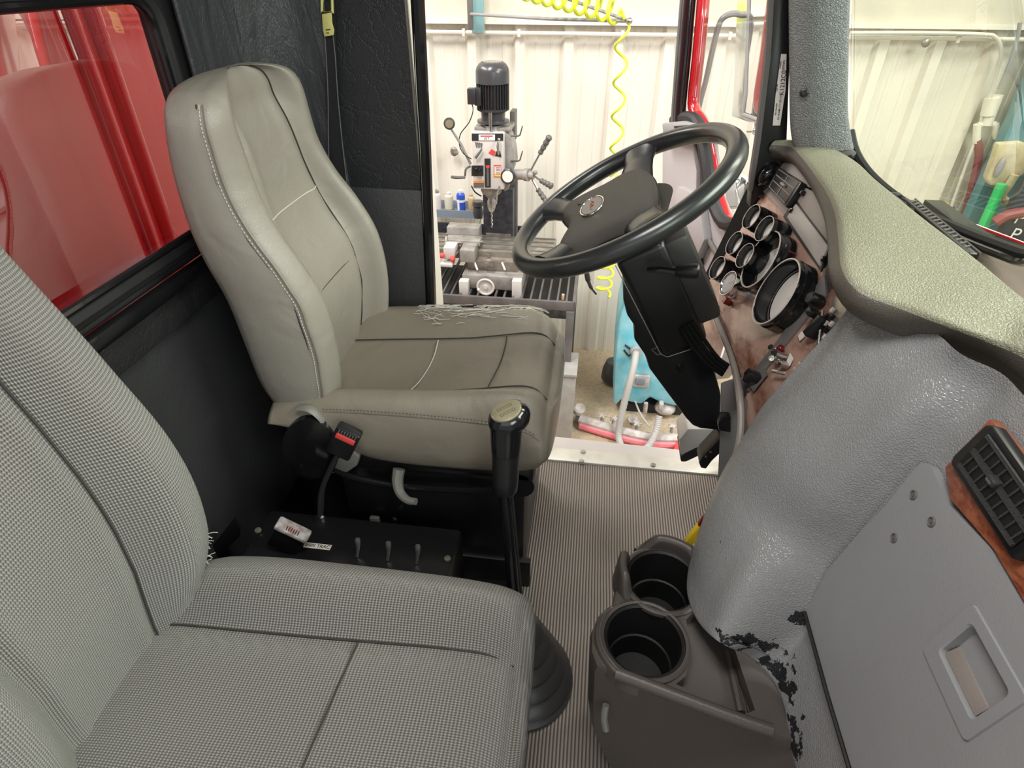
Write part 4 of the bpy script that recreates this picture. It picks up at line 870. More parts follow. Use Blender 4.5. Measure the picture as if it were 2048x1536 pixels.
# grey fascia: bulge beside the cluster, then the passenger side face
GN = Vector((-1, 0, .2)).normalized(); GP = Plane(GN, (.41, 0, .8))
rows = []
tabF = [(.985, .405, .385, .40, .435), (.955, .405, .380, .39, .435), (.90, .385, .378, .366, .405), (.82, .350, .345, .336, .378), (.74, .318, .308, .300, .352), (.66, .300, .285, .276, .334)]
for z, x0, x1, x2, x3 in tabF:
    fx = .41 + .2 * (z - .8) + .012
    rows.append([(x0 + .03, .862, z), (x0, .857, z), (x1, .83, z), (x2 - .002, .785, z), (x2 + .006, .735, z), (x2 + .026, .685, z), (x3 - .002, .64, z), (max(x3 + .022, fx - .006), .606, z), (fx, .56, z), (fx, .45, z), (fx, .25, z), (fx, .02, z), (fx + .05, -.12, z)])
bot = [(.30, .80, .50), at(1398, 1080, X=.245), at(1384, 1115, X=.232), at(1375, 1155, X=.222), at(1376, 1195, X=.218), at(1396, 1243, X=.225), at(1438, 1284, X=.245), at(1500, 1314, X=.298), at(1545, 1360, X=.333), at(1570, 1420, X=.342), at(1590, 1530, X=.346), (.36, .12, .46), (.40, -.1, .46)]
l6 = [Vector(p) for p in rows[-1]]; bot = [Vector(p) for p in bot]
for t_, dx in ((.3, -.008), (.6, -.008), (.85, -.003), (1.0, 0)): rows.append([(a.lerp(b2, t_) + Vector((dx, 0, 0))) if k < 7 else Vector((min(.41 + .2 * (a.lerp(b2, t_).z - .8) + .010, .5) * (1 - t_ ** 5) + b2.x * t_ ** 5, a.lerp(b2, t_).y, a.lerp(b2, t_).z)) for k, (a, b2) in enumerate(zip(l6, bot))])
rows.append([p + Vector((.02, 0, .012)) for p in bot])
wp = [(at(1490, 1292, X=.285), .030), (at(1530, 1318, X=.310), .034), (at(1555, 1360, X=.328), .028), (at(1575, 1425, X=.338), .018), (at(1590, 1490, X=.345), .016), (at(1598, 1240, X=.352), .016), (at(1618, 1300, X=.352), .012), (at(1640, 1370, X=.352), .012), (at(1596, 1370, X=.345), .012), (at(1432, 1255, X=.24), .010), (at(1460, 1150, X=.25), .010), (at(1570, 790, X=.32), .008)]
def wear(v):
    s = 0
    for p, r in wp: s = max(s, 1.15 * math.exp(-((v - p).length / r) ** 2 * .55))
    return min(1, s)
fa = loft('fascia', rows, 'chipped_vinyl', db, 6, 8, wear=wear)
# recess surround, glove box lid
gq = lambda Lp, off=0: [GP(x, y, off) for x, y in Lp]
gl_ = MB().prism(gq([(1610, 1222), (1650, 1150), (1700, 1090), (1770, 1010), (1830, 936), (1842, 926), (1856, 928), (1866, 940), (1896, 1010), (1980, 1094), (2050, 1213), (2200, 1480), (2400, 1850), (1960, 2300), (1800, 1880), (1700, 1540), (1654, 1386), (1630, 1300)], .001), -GN * .010).build('glove_box_lid', 'grey_plastic', db)
MB().tube(gq([(1609, 1222), (1650, 1149), (1770, 1008), (1832, 932)], .000), .0016, 6).build('lid_edge', 'grey_vinyl', gl_)
MB().tube(gq([(1609, 1224), (1630, 1300), (1654, 1388), (1700, 1542)], .003), .0028, 6).build('lid_gap', 'liner_black', gl_)
for x, y in ((1828, 990), (1864, 1044), (1789, 1076)):
    sc1 = MB().lathe([(.0062, 0), (.0062, .0012), (.0050, .0022), (.0045, .0008), (.0018, .0008), (.0015, .0016)], GP(x, y, .0008), GN, 18).build('screw', 'grey_trim', gl_)
# handle: surround ring and finger paddle
gu = Vector((0, 1, 0)); gv_ = GN.cross(gu); gv_ = gv_ if gv_.z > 0 else -gv_
def guv(p): return p.dot(gu), (p - Vector((.41, 0, .8))).dot(gv_)
GO = lambda u, v, h=0: Vector((.41, 0, .8)) + gu * (u) + gv_ * v + GN * h
A, B, Cc, D = [guv(GP(x, y, .004)) for x, y in ((1838, 1296), (1938, 1206), (2052, 1380), (1936, 1502))]
u0, u1 = (Cc[0] + D[0]) / 2, (A[0] + B[0]) / 2; v0, v1 = (A[1] + D[1]) / 2, (B[1] + Cc[1]) / 2
a_, b__, c_, d_ = [guv(GP(x, y, .004)) for x, y in ((1860, 1312), (1940, 1250), (2013, 1380), (1962, 1430))]
iu0, iu1 = (c_[0] + d_[0]) / 2, (a_[0] + b__[0]) / 2; iv0, iv1 = (a_[1] + d_[1]) / 2, (b__[1] + c_[1]) / 2
cut = MB().prism(rrect(iu0, iv0, iu1, iv1, .006, lambda u, v: GO(u, v, .03)), -GN * .05).build('cut', None, None)
boolean(gl_, cut)
rr = [rrect(u0, v0, u1, v1, .007, lambda u, v: GO(u, v, .0005)), rrect(u0 + .001, v0 + .001, u1 - .001, v1 - .001, .007, lambda u, v: GO(u, v, .0032)), rrect(iu0 - .002, iv0 - .002, iu1 + .002, iv1 + .002, .007, lambda u, v: GO(u, v, .0032)), rrect(iu0, iv0, iu1, iv1, .006, lambda u, v: GO(u, v, .0015)), rrect(iu0 + .001, iv0 + .001, iu1 - .001, iv1 - .001, .005, lambda u, v: GO(u, v, -.0085))]
hb = bmesh.new(); RW = [[hb.verts.new(p) for p in r] for r in rr]
for r1, r2 in zip(RW, RW[1:]):
    n_ = len(r1)
    for i in range(n_): hb.faces.new((r1[i], r1[(i + 1) % n_], r2[(i + 1) % n_], r2[i]))
bmesh.ops.recalc_face_normals(hb, faces=hb.faces[:]); tmp = MB(); tmp._merge(hb); hr = tmp.build('handle_surround', 'grey_plastic', gl_)
MB().prism(rrect(iu0 + .001, iv0 + .001, iu1 - .001, iv1 - .001, .005, lambda u, v: GO(u, v, -.0080)), -GN * .001).build('handle_paddle', 'grey_plastic', hr)
MB().prism([GO(iu0 + .003, iv0 + .001, -.001), GO(iu1 - .002, iv0 + .001, -.001), GO(iu1 - .002, iv0 + .017, -.0072), GO(iu0 + .006, iv0 + .015, -.0072)], -GN * .0015, .0005).build('recess_shade_ramp', 'taupe_trim', hr)  # taupe colour stands for the shaded bottom of the handle recess
# passenger side vent in its burl surround
RP_ = Plane(GN, GP(1950, 950, .004))
rq = lambda Lp, off=0: [RP_(x, y, off) for x, y in Lp]
vs = MB().prism(rq([(1888, 935), (1976, 838), (1984, 838), (2120, 1010), (2240, 1180), (2160, 1400), (2048, 1206), (1985, 1098), (1900, 1000)], .0), -GN * .012, .002).build('vent_surround', 'orange_burl', db)
pv = MB().prism(rq([(1899, 928), (1904, 912), (1970, 848), (1984, 850), (2110, 1030), (2120, 1060), (2034, 1118), (2020, 1118)], .010), -GN * .016, .003).build('passenger_vent', 'black_plastic', db)
iq = lambda s, t, off=.011: RP_(1908, 925, off).lerp(RP_(1974, 858, off), s).lerp(RP_(2026, 1106, off).lerp(RP_(2108, 1048, off), s), t)
MB().prism([iq(.04, .04), iq(.96, .04), iq(.96, .96), iq(.04, .96)], GN * .0006).build('vent_throat', 'liner_black', pv)
vv = MB()
for s in (.08, .5, .92): vv.bar(iq(s, .05, .013), iq(s, .95, .013), .006 if s == .5 else .004, .003, GN)
for k in range(9): vv.bar(iq(.12, .10 + .1 * k, .012), iq(.88, .10 + .1 * k + .02, .012), .0022, .002, GN)
vv.box(iq(.5, .42, .016), (.010, .014, .008), bev=.002).build('vent_vanes', 'dark_vinyl', pv)
MB().box(iq(.45, .40, .018), (.006, .010, .004), bev=.001).build('vent_tab', 'grey_trim', pv)

# ================================================================== CUP HOLDER CONSOLE
cc = thing('cup_holder_console', 'dark brown plastic console with two round cup holders on the floor', 'console', (.2, .55, 0))
ZT = .44
ot = [(1189, 1300), (1190, 1262), (1204, 1228), (1232, 1206), (1238, 1170), (1250, 1136), (1275, 1128), (1296, 1112), (1325, 1104), (1400, 1108), (1500, 1170), (1600, 1300), (1640, 1400), (1620, 1492), (1540, 1468), (1460, 1438), (1380, 1406), (1300, 1372), (1235, 1346), (1200, 1330)]
top_ = [at(x, y, Z=ZT) for x, y in ot]
ctr = Vector((.24, .52, 0))
def ring(z, sx, dx=0, dy=0): return [Vector((ctr.x + (p.x - ctr.x) * sx + dx, ctr.y + (p.y - ctr.y) * sx + dy, z)) for p in top_]
bm_ = bmesh.new(); rs = [ring(0.0, .78, .03, .03), ring(.08, .84, .015, .02), ring(.20, .94, .0, .01), ring(.30, 1.0), ring(.39, 1.03), ring(ZT - .022, 1.04), ring(ZT - .006, 1.02), ring(ZT, .97)]
VV = [[bm_.verts.new(p) for p in r] for r in rs]
for r1, r2 in zip(VV, VV[1:]):
    n_ = len(r1)
    for i in range(n_): bm_.faces.new((r1[i], r1[(i + 1) % n_], r2[(i + 1) % n_], r2[i]))
bm_.faces.new(VV[0]); bm_.faces.new(VV[-1]); bmesh.ops.recalc_face_normals(bm_, faces=bm_.faces[:])
t_ = MB(); t_._merge(bm_); body = t_.build('console_body', 'console_plastic', cc)
cups = [(at(1288, 1282, Z=ZT), .0645), (at(1325, 1162, Z=ZT), .064)]
for c, r in cups:
    boolean(body, MB().cyl(c - Vector((0, 0, .12)), c + Vector((0, 0, .1)), r - .004, seg=48).build('cut', None, None))
# mug handle notches and map tray
n1 = [at(x, y, Z=ZT) for x, y in ((1196, 1318), (1190, 1280), (1222, 1262), (1228, 1322))]
tr = [at(x, y, Z=ZT) for x, y in ((1352, 1368), (1372, 1352), (1385, 1300), (1372, 1240), (1400, 1210), (1470, 1300), (1510, 1420), (1480, 1432))]
boolean(body, MB().prism([p - Vector((0, 0, .028)) for p in tr], (0, 0, .1)).build('cut', None, None))
for i, (c, r) in enumerate(cups):
    ln_ = MB().lathe([(r + .005, -.004), (r + .004, .003), (r, .005), (r - .004, .002), (r - .007, -.035), (r - .010, -.066), (r - .013, -.068), (r - .018, -.112), (0, -.113)], c, (0, 0, 1), 48, cap=False).build('cup_liner', 'liner_black', cc)
    MB().lathe([(r + .010, -.003), (r + .010, .004), (r + .006, .007), (r + .002, .006), (r + .001, -.002)], c, (0, 0, 1), 48, cap=False).build('cup_rim', 'console_plastic', cc)
# raised prongs around the cups
def guard(c, ri, ro, a0, a1, h, n=22):
    rows = []
    for i in range(n + 1):
        t = i / n; a = radians(a0 + (a1 - a0) * t); s = min(1, t / .28, (1 - t) / .28); s = s * s * (3 - 2 * s); hh = -.006 + (h + .006) * s; d = Vector((cos(a), sin(a), 0)); m_ = (ri + ro) / 2
        rows.append([c + d * ri + Vector((0, 0, -.012)), c + d * (ri + .0005) + Vector((0, 0, hh * .7)), c + d * (ri + .003) + Vector((0, 0, hh)), c + d * m_ + Vector((0, 0, hh + .004)), c + d * (ro - .003) + Vector((0, 0, hh)), c + d * ro + Vector((0, 0, hh * .6)), c + d * (ro + .004) + Vector((0, 0, -.02))])
    loft('cup_guard', rows, 'console_plastic', cc, 3, 1)
guard(cups[1][0], .066, .084, 140, 222, .040)
guard(cups[1][0], .066, .086, 20, 122, .030)
guard(cups[0][0], .067, .080, 118, 262, .010)
MB().tube(refine([at(x, y, Z=ZT + .002) for x, y in ((1232, 1346), (1300, 1372), (1400, 1410), (1480, 1440), (1545, 1462))], 4), .010, 12).build('front_ridge', 'console_plastic', cc)
MB().tube([at(1455, 1300, Z=ZT - .026), at(1482, 1425, Z=ZT - .026)], .007, 8).tube([at(1470, 1300, Z=ZT - .026), at(1500, 1425, Z=ZT - .026)], .004, 8).build('tray_rib', 'console_plastic', cc)
MB().tube(refine([at(1212, 1410, Z=.35), at(1208, 1435, Z=.33), at(1212, 1460, Z=.31)], 3), .006, 8).build('side_tab', 'grey_lever', cc)
MB().tube(refine([at(1226, 1214, Z=.44), at(1218, 1222, Z=.435), at(1222, 1226, Z=.43)], 3), .003, 8).build('hinge_pin', 'steel', cc)

# ------------------------------------------------------------------ odd bits in the foot well
ry = thing('trim_tool', 'red and yellow plastic tool wedged beside the grey dash above the rubber floor', 'tool', at(1370, 1105, Y=.80))
MB().prism([at(x, y, Y=.80) for x, y in ((1434, 1000), (1437, 1001), (1404, 1056), (1396, 1052))], (0, .01, 0), .001).build('red_blade', 'red_lens', ry)
MB().prism([at(x, y, Y=.80) for x, y in ((1397, 1052), (1404, 1056), (1384, 1096), (1372, 1110), (1362, 1104), (1372, 1084))], (0, .012, 0), .001).build('yellow_handle', 'yellow_plastic', ry)
pdl = thing('brake_pedal', 'worn grey rubber brake pedal low behind the steering column', 'pedal', at(1400, 925, Y=1.28))
MB().prism([at(x, y, Y=1.24) for x, y in ((1358, 880), (1376, 858), (1440, 858), (1446, 884), (1420, 893), (1390, 906), (1362, 918))], (0, .09, 0), .006).build('pedal_pad', 'pedal_rubber', pdl)
MB().prism([at(x, y, Y=1.235) for x, y in ((1360, 914), (1392, 898), (1424, 890), (1428, 902), (1398, 912), (1372, 924), (1362, 924))], (0, .09, 0), .003).build('pedal_base', 'black_rubber', pdl)
MB().tube([at(1420, 880, Y=1.27), at(1460, 800, Y=1.27), (.79, 1.27, .62)], .010, 8).build('pedal_arm', 'black_paint_metal', pdl)
ac = thing('accelerator_pedal', 'black perforated accelerator bracket beside the grey brake pedal', 'pedal', at(1400, 935, Y=1.08))
MB().prism([at(x, y, Y=1.08) for x, y in ((1398, 926), (1404, 916), (1450, 868), (1470, 860), (1468, 880), (1424, 922), (1412, 938), (1402, 936))], (0, .05, 0), .002).build('pedal_plate', 'black_plastic', ac)
for x, y in ((1412, 913), (1421, 904)): MB().lathe([(.003, 0), (.003, .001)], at(x, y, Y=1.0795), (0, -1, 0), 10).build('rivet', 'steel', ac)

# ================================================================== THE SHOP OUTSIDE
WYY = 4.08
f = MB(); f.box((1.0, 2.2, GZ - .05), (12, 6.4, .1)); struct(f.build('floor', 'shop_concrete', smooth=False))
# corrugated steel wall as one folded sheet
prof = []; p0 = -.5 - .2925 * 12
for i in range(36):
    x = p0 + .2925 * i
    prof += [(x - .046, 0), (x - .026, -.036), (x + .026, -.036), (x + .046, 0), (x + .085, 0), (x + .092, -.004), (x + .108, -.004), (x + .115, 0), (x + .178, 0), (x + .185, -.004), (x + .201, -.004), (x + .208, 0)]
V = []; F = []
for x, y in prof: V += [(x, WYY + y, GZ), (x, WYY + y, 1.06)]
for i in range(len(prof) - 1): F.append((2 * i, 2 * i + 2, 2 * i + 3, 2 * i + 1))
me = bpy.data.meshes.new('wall_far'); me.from_pydata(V, [], F); wf = struct(finish('wall_far', me, 'wall_paint', None, False)); md = wf.modifiers.new('s', 'SOLIDIFY'); md.thickness = .003
MB().box((1.0, WYY - .005, 1.95), (12, .03, 1.75)).build('upper_board', 'wall_board', wf, False)
r = MB(); r.box((1.0, WYY - .05, 1.075), (12, .06, .022)); r.tube([(-5, WYY - .07, 1.02), (7, WYY - .07, 1.02)], .011, 8)
rl = struct(r.build('trim_4', 'rail_paint')); 
for x in (-.83, -.5, .1, .7, 1.3, 1.9): MB().box((x, WYY - .07, 1.02), (.018, .03, .04), bev=.003).build('pipe_strap', 'rail_paint', rl)
# swing boom with coiled air hose
bm1 = thing('hose_boom', 'thin grey metal boom with two rods high on the shop wall', 'boom', at(945, 36, Y=3.8))
MB().box(at(955, 5, Y=3.98), (.07, .05, .30), bev=.004).build('teal_bracket', 'teal_post', bm1)
MB().box(at(940, 10, Y=3.9), (.03, .03, .24), bev=.004).build('hinge_post', 'grey_trim', bm1)
MB().tube([at(938, 28, Y=3.9), at(1100, 38, Y=3.5), at(1259, 42, Y=3.2)], .008, 8).build('lower_rod', 'grey_pipe', bm1)
MB().tube([at(1080, -22, Y=3.5), at(1259, 42, Y=3.2)], .007, 8).build('upper_rod', 'grey_pipe', bm1)
MB().ball(at(1259, 42, Y=3.2), .014).build('end_knob', 'steel', bm1)
def helix(a, b_, r, turns, ph=0, per=20):
    a, b_ = Vector(a), Vector(b_); d = (b_ - a).normalized(); u = Vector((0, 1, 0)); u = (u - d * u.dot(d)).normalized(); v = d.cross(u); n = int(turns * per)
    return [a.lerp(b_, i / n) + (u * cos(2 * pi * i / per + ph) + v * sin(2 * pi * i / per + ph)) * r for i in range(n + 1)]
hs = thing('air_hose', 'bright lime green coiled air hose hanging from the boom', 'hose', at(1240, 330, Y=3.2))
MB().tube(helix(at(1040, -26, Y=3.45), at(1236, 26, Y=3.22), .045, 9), .0085, 8).build('coil', 'lime_hose', hs)
MB().tube(refine([at(1236, 30, Y=3.2), at(1243, 20, Y=3.2), at(1248, 36, Y=3.2)], 3) + [p for p in helix(at(1246, 40, Y=3.2), at(1230, 350, Y=3.2), .030, 4.6, .3)], .0065, 8).build('hanging_strand', 'lime_hose', hs)
MB().tube(helix(at(1218, 500, Y=3.2), at(1206, 590, Y=3.2), .042, 4.2, 1.0), .0070, 8).tube(refine([at(1234, 350, Y=3.2), at(1226, 420, Y=3.2), at(1222, 500, Y=3.2)], 4), .0065, 8).build('lower_coil', 'lime_hose', hs)
ag = thing('air_gun', 'black air blow gun hanging on the bench corner beside the lime hose', 'air gun', at(1172, 540, Y=3.15))
MB().tube(refine([at(1166, 528, Y=3.15), at(1173, 545, Y=3.15), at(1176, 560, Y=3.15), at(1182, 575, Y=3.15), at(1192, 588, Y=3.18)], 4), [.012] * 5 + [.015] * 4 + [.010] * 4 + [.006] * 4, 10).build('gun_body', 'black_rubber', ag)
# ------------------------------------------------------------------ milling machine
MYF = 3.30; m = lambda x, y, dy=0: at(x, y, Y=MYF + dy)
ml = thing('milling_machine', 'white and black bench milling machine on a steel stand', 'milling machine', (-.55, 3.5, -.26))
def vz(py, Y): return at(985, py, Y=Y).z
mc = at(985.5, 180, Y=3.42)
zt = [vz(y, 3.42) for y in (123, 127, 133, 140, 165, 167, 219, 224, 243)]
MB().lathe([(.004, zt[0]), (.055, zt[0]), (.070, zt[1] - .0), (.083, zt[2] - .004), (.088, zt[3] - .004), (.089, zt[4])][::-1], (mc.x, 3.42, 0), seg=36).build('fan_cowl', 'motor_grey', ml)
g = MB()
for i in range(-5, 6):
    w_ = sqrt(max(0, .05 ** 2 - (i * .009) ** 2))
    if w_ > .004: g.box((mc.x + i * .009, 3.42, zt[0] + .001), (.003, w_ * 2, .002))
g.build('fan_grille', 'bezel_edge', ml)
fb = MB(); fb.lathe([(.074, zt[6]), (.074, zt[5])], (mc.x, 3.42, 0), seg=32)
for i in range(34):
    a = 2 * pi * i / 34; fb.box((mc.x + cos(a) * .078, 3.42 + sin(a) * .078, (zt[5] + zt[6]) / 2), (.018, .0035, zt[5] - zt[6]), Matrix.Rotation(a, 3, 'Z'))
fb.build('finned_motor', 'motor_black', ml)
MB().lathe([(.062, zt[8]), (.088, zt[8]), (.088, zt[8] + .008), (.064, zt[8] + .012), (.066, zt[7]), (.084, zt[6]), (.084, zt[6] + .01)], (mc.x, 3.42, 0), seg=32).build('motor_flange', 'motor_grey', ml)
MB().cyl((mc.x - .0, 3.33, zt[8] - .03), (mc.x - .0, 3.33, zt[6] + .002), .009).lathe([(.05, zt[8] - .045), (.05, zt[8] - .012), (.035, zt[8])], (mc.x, 3.40, 0), seg=28).build('motor_neck', 'steel', ml)
MB().box(m(957, 192, .06), (.035, .06, .085), bev=.004).box(m(944, 192, .04), (.042, .05, .075), bev=.004).build('junction_box', 'motor_black', ml)
MB().tube(refine([m(944, 208, .04), m(946, 222), m(938, 245), m(921, 268), m(919, 290), m(928, 308), m(943, 318)], 4), .003, 6).build('motor_cable', 'black_rubber', ml)
q0, q1, q2, q3 = m(943, 266), m(1007, 266), m(1008, 377), m(943, 377)
hz0, hz1 = q3.z, q0.z
MB().box(((q0.x + q1.x) / 2, MYF + .11, (hz0 + hz1) / 2), (q1.x - q0.x, .22, hz1 - hz0), bev=.005).build('head_housing', 'machine_white', ml)
MB().prism([m(1007, 262, .05), m(1020, 275, .05), m(1027, 300, .05), m(1030, 330, .05), m(1022, 350, .05), m(1016, 380, .05), m(1007, 384, .05)], (0, .14, 0), .006).build('head_side_casting', 'machine_cast', ml)
MB().box((mc.x + .005, 3.44, hz1 + .008), (.20, .16, .02), bev=.004).build('head_cap', 'machine_cast', ml)
fcp = lambda x, y, o=0: at(x, y, Y=MYF - .001 - o)
MB().prism([fcp(943.5, 267), fcp(1006.5, 267), fcp(1006.5, 281.5), fcp(943.5, 281.5)], (0, -.001, 0)).build('black_band', 'ink', ml)
lg = MB().prism([fcp(957.5, 269, .001), fcp(990, 269, .001), fcp(990, 281, .001), fcp(957.5, 281, .001)], (0, -.0012, 0)).build('name_plate', 'white_paint', ml)
MB().prism([fcp(961, 271, .0024), fcp(985.5, 271, .0024), fcp(985.5, 273.6, .0024), fcp(961, 273.6, .0024)], (0, -.0008, 0)).build('red_bar', 'red_plastic', lg)
tt = text('lettering', 'J E T', .015, fcp(973.2, 277.2, .0030), (1, 0, 0), (0, 0, 1), 'ink', lg, .0005)
fp_ = lambda L, o=0, t=.0012: MB().prism([fcp(x, y, o) for x, y in L], (0, -t, 0))
for i in range(4): fp_([(950 + 4 * i, 284 + i * .6), (953 + 4 * i, 284.5 + i * .7), (954 + 3.2 * i, 295 + i * .5), (952.4 + 3.4 * i, 295 + i * .4)]).build('scale_mark', 'grey_ink', ml)
MB().tube([fcp(964, 298, .012), fcp(957, 308, .016), fcp(951, 316, .014)], [.0045, .0062, .007], 8).build('speed_lever', 'grey_ink', ml)
fp_([(977, 306), (983, 298), (991, 303), (988, 312)]).build('red_mark', 'red_plastic', ml)
fp_([(990, 312), (993, 302), (1000, 302), (1003, 314)]).build('black_mark', 'ink', ml)
MB().tube([fcp(997, 282, .02), fcp(995.5, 292, .026), fcp(997, 309, .012)], [.006, .008, .005], 10).ball(fcp(998, 279, .02), .008).build('gear_lever', 'steel', ml)
MB().lathe([(.026, 0), (.026, .006), (.018, .010), (.016, .024), (.013, .026)], fcp(955.5, 341), (0, -1, 0), 24).box(fcp(955.5, 341, .028), (.008, .006, .034), bev=.002).build('switch_knob', 'black_gloss', ml)
fp_([(943, 331), (967, 331), (967, 352), (943, 352)]).build('switch_plate', 'ink', ml)
sc2 = fp_([(969, 317), (981, 317), (981.5, 375), (970, 375)]).build('depth_scale', 'ink', ml)
fp_([(973.5, 336), (977.5, 336), (978, 372), (974, 372)], .0014).build('scale_slot', 'steel', sc2)
fp_([(971, 331), (980, 331), (978, 336), (973, 336)], .0014).build('scale_pointer', 'red_plastic', sc2)
fp_([(947, 362), (968, 362), (968, 375), (947, 375)]).build('warning_plate', 'grey_ink', ml)
fp_([(947, 362), (968, 362), (968, 366), (947, 366)], .0014).build('warning_stripe', 'orange_trim', ml)
ch = fp_([(988, 330), (1002.5, 330), (1002, 354), (988, 354)]).build('data_card', 'red_plastic', ml)
fp_([(989, 333), (1001.5, 333), (1001.3, 349), (989, 349)], .0014).build('card_paper', 'paper', ch)
fp_([(989, 350), (1001.3, 350), (1001.3, 353), (989, 353)], .0014).build('card_band', 'yellow_plastic', ch)
for k in range(5): fp_([(991.5, 335 + 3 * k), (1000, 335 + 3 * k), (1000, 335.8 + 3 * k), (991.5, 335.8 + 3 * k)], .003, .0004).build('card_line', 'ink', ch)
for y in (268, 318):
    MB().tube([m(1022, y + 4, .05), m(1036, y + 4, .02), m(1040, y + 2, .02), m(1045, y - 16, .0)], [.004, .005, .004, .003], 8).build('lock_lever', 'grey_ink', ml)
# feed hub with three handles
MB().lathe([(.042, 0), (.042, .016), (.034, .020), (.032, .016)], m(1017, 352, .01), (-.15, -1, .1), 28).build('feed_dial', 'motor_black', ml)
MB().lathe([(.0, .0185), (.031, .018)], m(1017, 352, .01), (-.15, -1, .1), 28, cap=False).build('dial_face', 'paper', ml)
MB().cyl(m(1022, 349, .06), m(1050, 349, .03), .028).cyl(m(1050, 349, .03), m(1058, 350, .02), .034).cyl(m(1058, 350, .02), m(1068, 351, .01), .020).ball(m(1071, 345, .0), .012).build('feed_hub', 'machine_cast', ml)
def handle(a, b_, c, r=.0095):
    MB().tube([a, b_], .0055, 8).build('handle_rod', 'steel', ml)
    n = 12; pts = [b_.lerp(c, i / n) for i in range(n + 1)]; MB().tube(pts, [r * (.8 + .16 * math.sin(i * 1.9) + .25 * i / n) for i in range(n)] + [r * .7], 12).build('handle_grip', 'handle_grey', ml)
handle(m(1062, 340, .0), m(1080, 307, -.02), m(1100, 272, -.04), .0155)
handle(m(1064, 358, .0), m(1075, 378, -.02), m(1094, 405, -.05), .0155)
handle(m(1068, 352, .0), m(1082, 361, -.06), m(1104, 373, -.12), .0155)
MB().tube([m(941, 328, .02), m(922, 288, .0), m(902, 258, -.02)], [.008, .008, .006], 8).build('fine_feed_arm', 'grey_pipe', ml)
MB().lathe([(.030, 0), (.030, .012), (.022, .015)], m(899, 247, -.02), (.1, -1, .1), 24).build('gauge_ring', 'motor_grey', ml)
MB().lathe([(.0, .016), (.0205, .0155)], m(899, 247, -.02), (.1, -1, .1), 24, cap=False).build('gauge_face', 'gold_face', ml)
MB().tube(refine([m(940, 333, .03), m(932, 338, .0), m(930, 352, .0)], 4), .006, 8).tube([m(930, 355, -.01), m(912, 355, -.04), m(903, 354, -.06)], [.007, .009, .008], 8).build('crank_handle', 'handle_grey', ml)
# spindle, chuck, drill
sx = at(983, 400, Y=MYF + .08).x; qz = lambda y: at(983, y, Y=MYF + .08).z
MB().lathe([(.052, qz(386)), (.060, qz(380)), (.060, qz(372))], (sx, MYF + .08, 0), seg=28).lathe([(.018, qz(396)), (.032, qz(392)), (.040, qz(384))], (sx, MYF + .08, 0), seg=28).build('quill', 'machine_cast', ml)
MB().lathe([(.010, qz(424)), (.019, qz(420)), (.024, qz(412)), (.024, qz(402)), (.019, qz(398)), (.019, qz(392))], (sx, MYF + .08, 0), seg=24).build('drill_chuck', 'steel', ml)
dr = helix((sx, MYF + .08, qz(422)), (sx, MYF + .08, qz(455)), .0022, 4, 0, 12); MB().tube(dr, .0045, 6).build('drill_bit', 'steel', ml)
MB().tube([m(1000, 372, .0), m(994, 385, .0), m(992, 408, .0)], .0055, 8).build('coolant_rod', 'steel', ml)
MB().tube(refine([m(943, 372, .02), m(950, 384, .04), m(962, 392, .1)], 4), .004, 6).build('head_cable', 'black_rubber', ml)
# column and dark way cover
MB().box(at(1000, 425, Y=3.62), (.185, .16, .34), bev=.004).build('column', 'machine_dark', ml)
MB().box(at(1000, 475, Y=3.60) + Vector((0, 0, -.01)), (.16, .14, .12), bev=.003).build('column_foot', 'machine_oily', ml)
MB().box(at(1027, 250, Y=3.62), (.03, .10, .16), bev=.004).box(at(1027, 420, Y=3.66), (.05, .05, .45), bev=.004).build('column_rail', 'bench_steel', ml)
# table, saddle, base
tz = at(950, 505, Y=3.28).z
MB().box((-.60, 3.42, tz - .02), (.80, .26, .055), bev=.004).build('work_table', 'machine_oily', ml)
sl = MB()
for yy in (3.33, 3.40, 3.47, 3.53): sl.box((-.60, yy, tz + .009), (.78, .014, .002))
sl.build('table_slots', 'grey_ink', ml)
c1 = at(985, 533, Y=3.24); MB().box((c1.x, 3.36, c1.z), (.30, .26, .075), bev=.006).build('saddle', 'machine_oily', ml)
c2 = at(983, 575, Y=3.14); zs0 = at(1148, 609, Y=3.05).z + .006; MB().box((c2.x, 3.38, (c2.z + .0625 + zs0) / 2), (.36, .44, c2.z + .0625 - zs0), bev=.008).build('machine_base', 'machine_cast', ml)
for x in (929, 1034):
    MB().box(at(x, 578, Y=3.13), (.055, .05, .12), bev=.004).build('base_foot', 'machine_white', ml)
for x, y in ((952, 530), (1007, 530)): MB().tube([at(x - 3, y - 5, Y=3.2), at(x + 3, y + 10, Y=3.17)], .006, 8).build('table_lock', 'paper', ml)
MB().box(at(978, 530, Y=3.2), (.05, .02, .03), bev=.003).build('table_stop', 'steel', ml)
hc = at(971, 574, Y=3.08)
MB().tube([hc + Vector((.047 * cos(a * pi / 12), 0, .047 * sin(a * pi / 12))) for a in range(24)], .0065, 8, True).lathe([(.045, 0), (.045, .004), (.014, .006), (.012, .016)], hc + Vector((0, .01, 0)), (0, -1, .0), 24).ball(hc + Vector((-.038, -.02, -.01)), .009).build('hand_wheel', 'machine_white', ml)
MB().box((-.80, 3.735, tz - .035), (.75, .015, .08)).build('splash_guard', 'machine_dark', ml)
MB().cyl(m(964, 352 + 26, .06), m(1002, 378, .06), .02).build('quill_lock', 'machine_cast', ml)
for x in (.02, -.30): MB().box((-.60 + x, 3.27, tz - .02), (.02, .012, .035), bev=.002).build('table_stop', 'steel', ml)
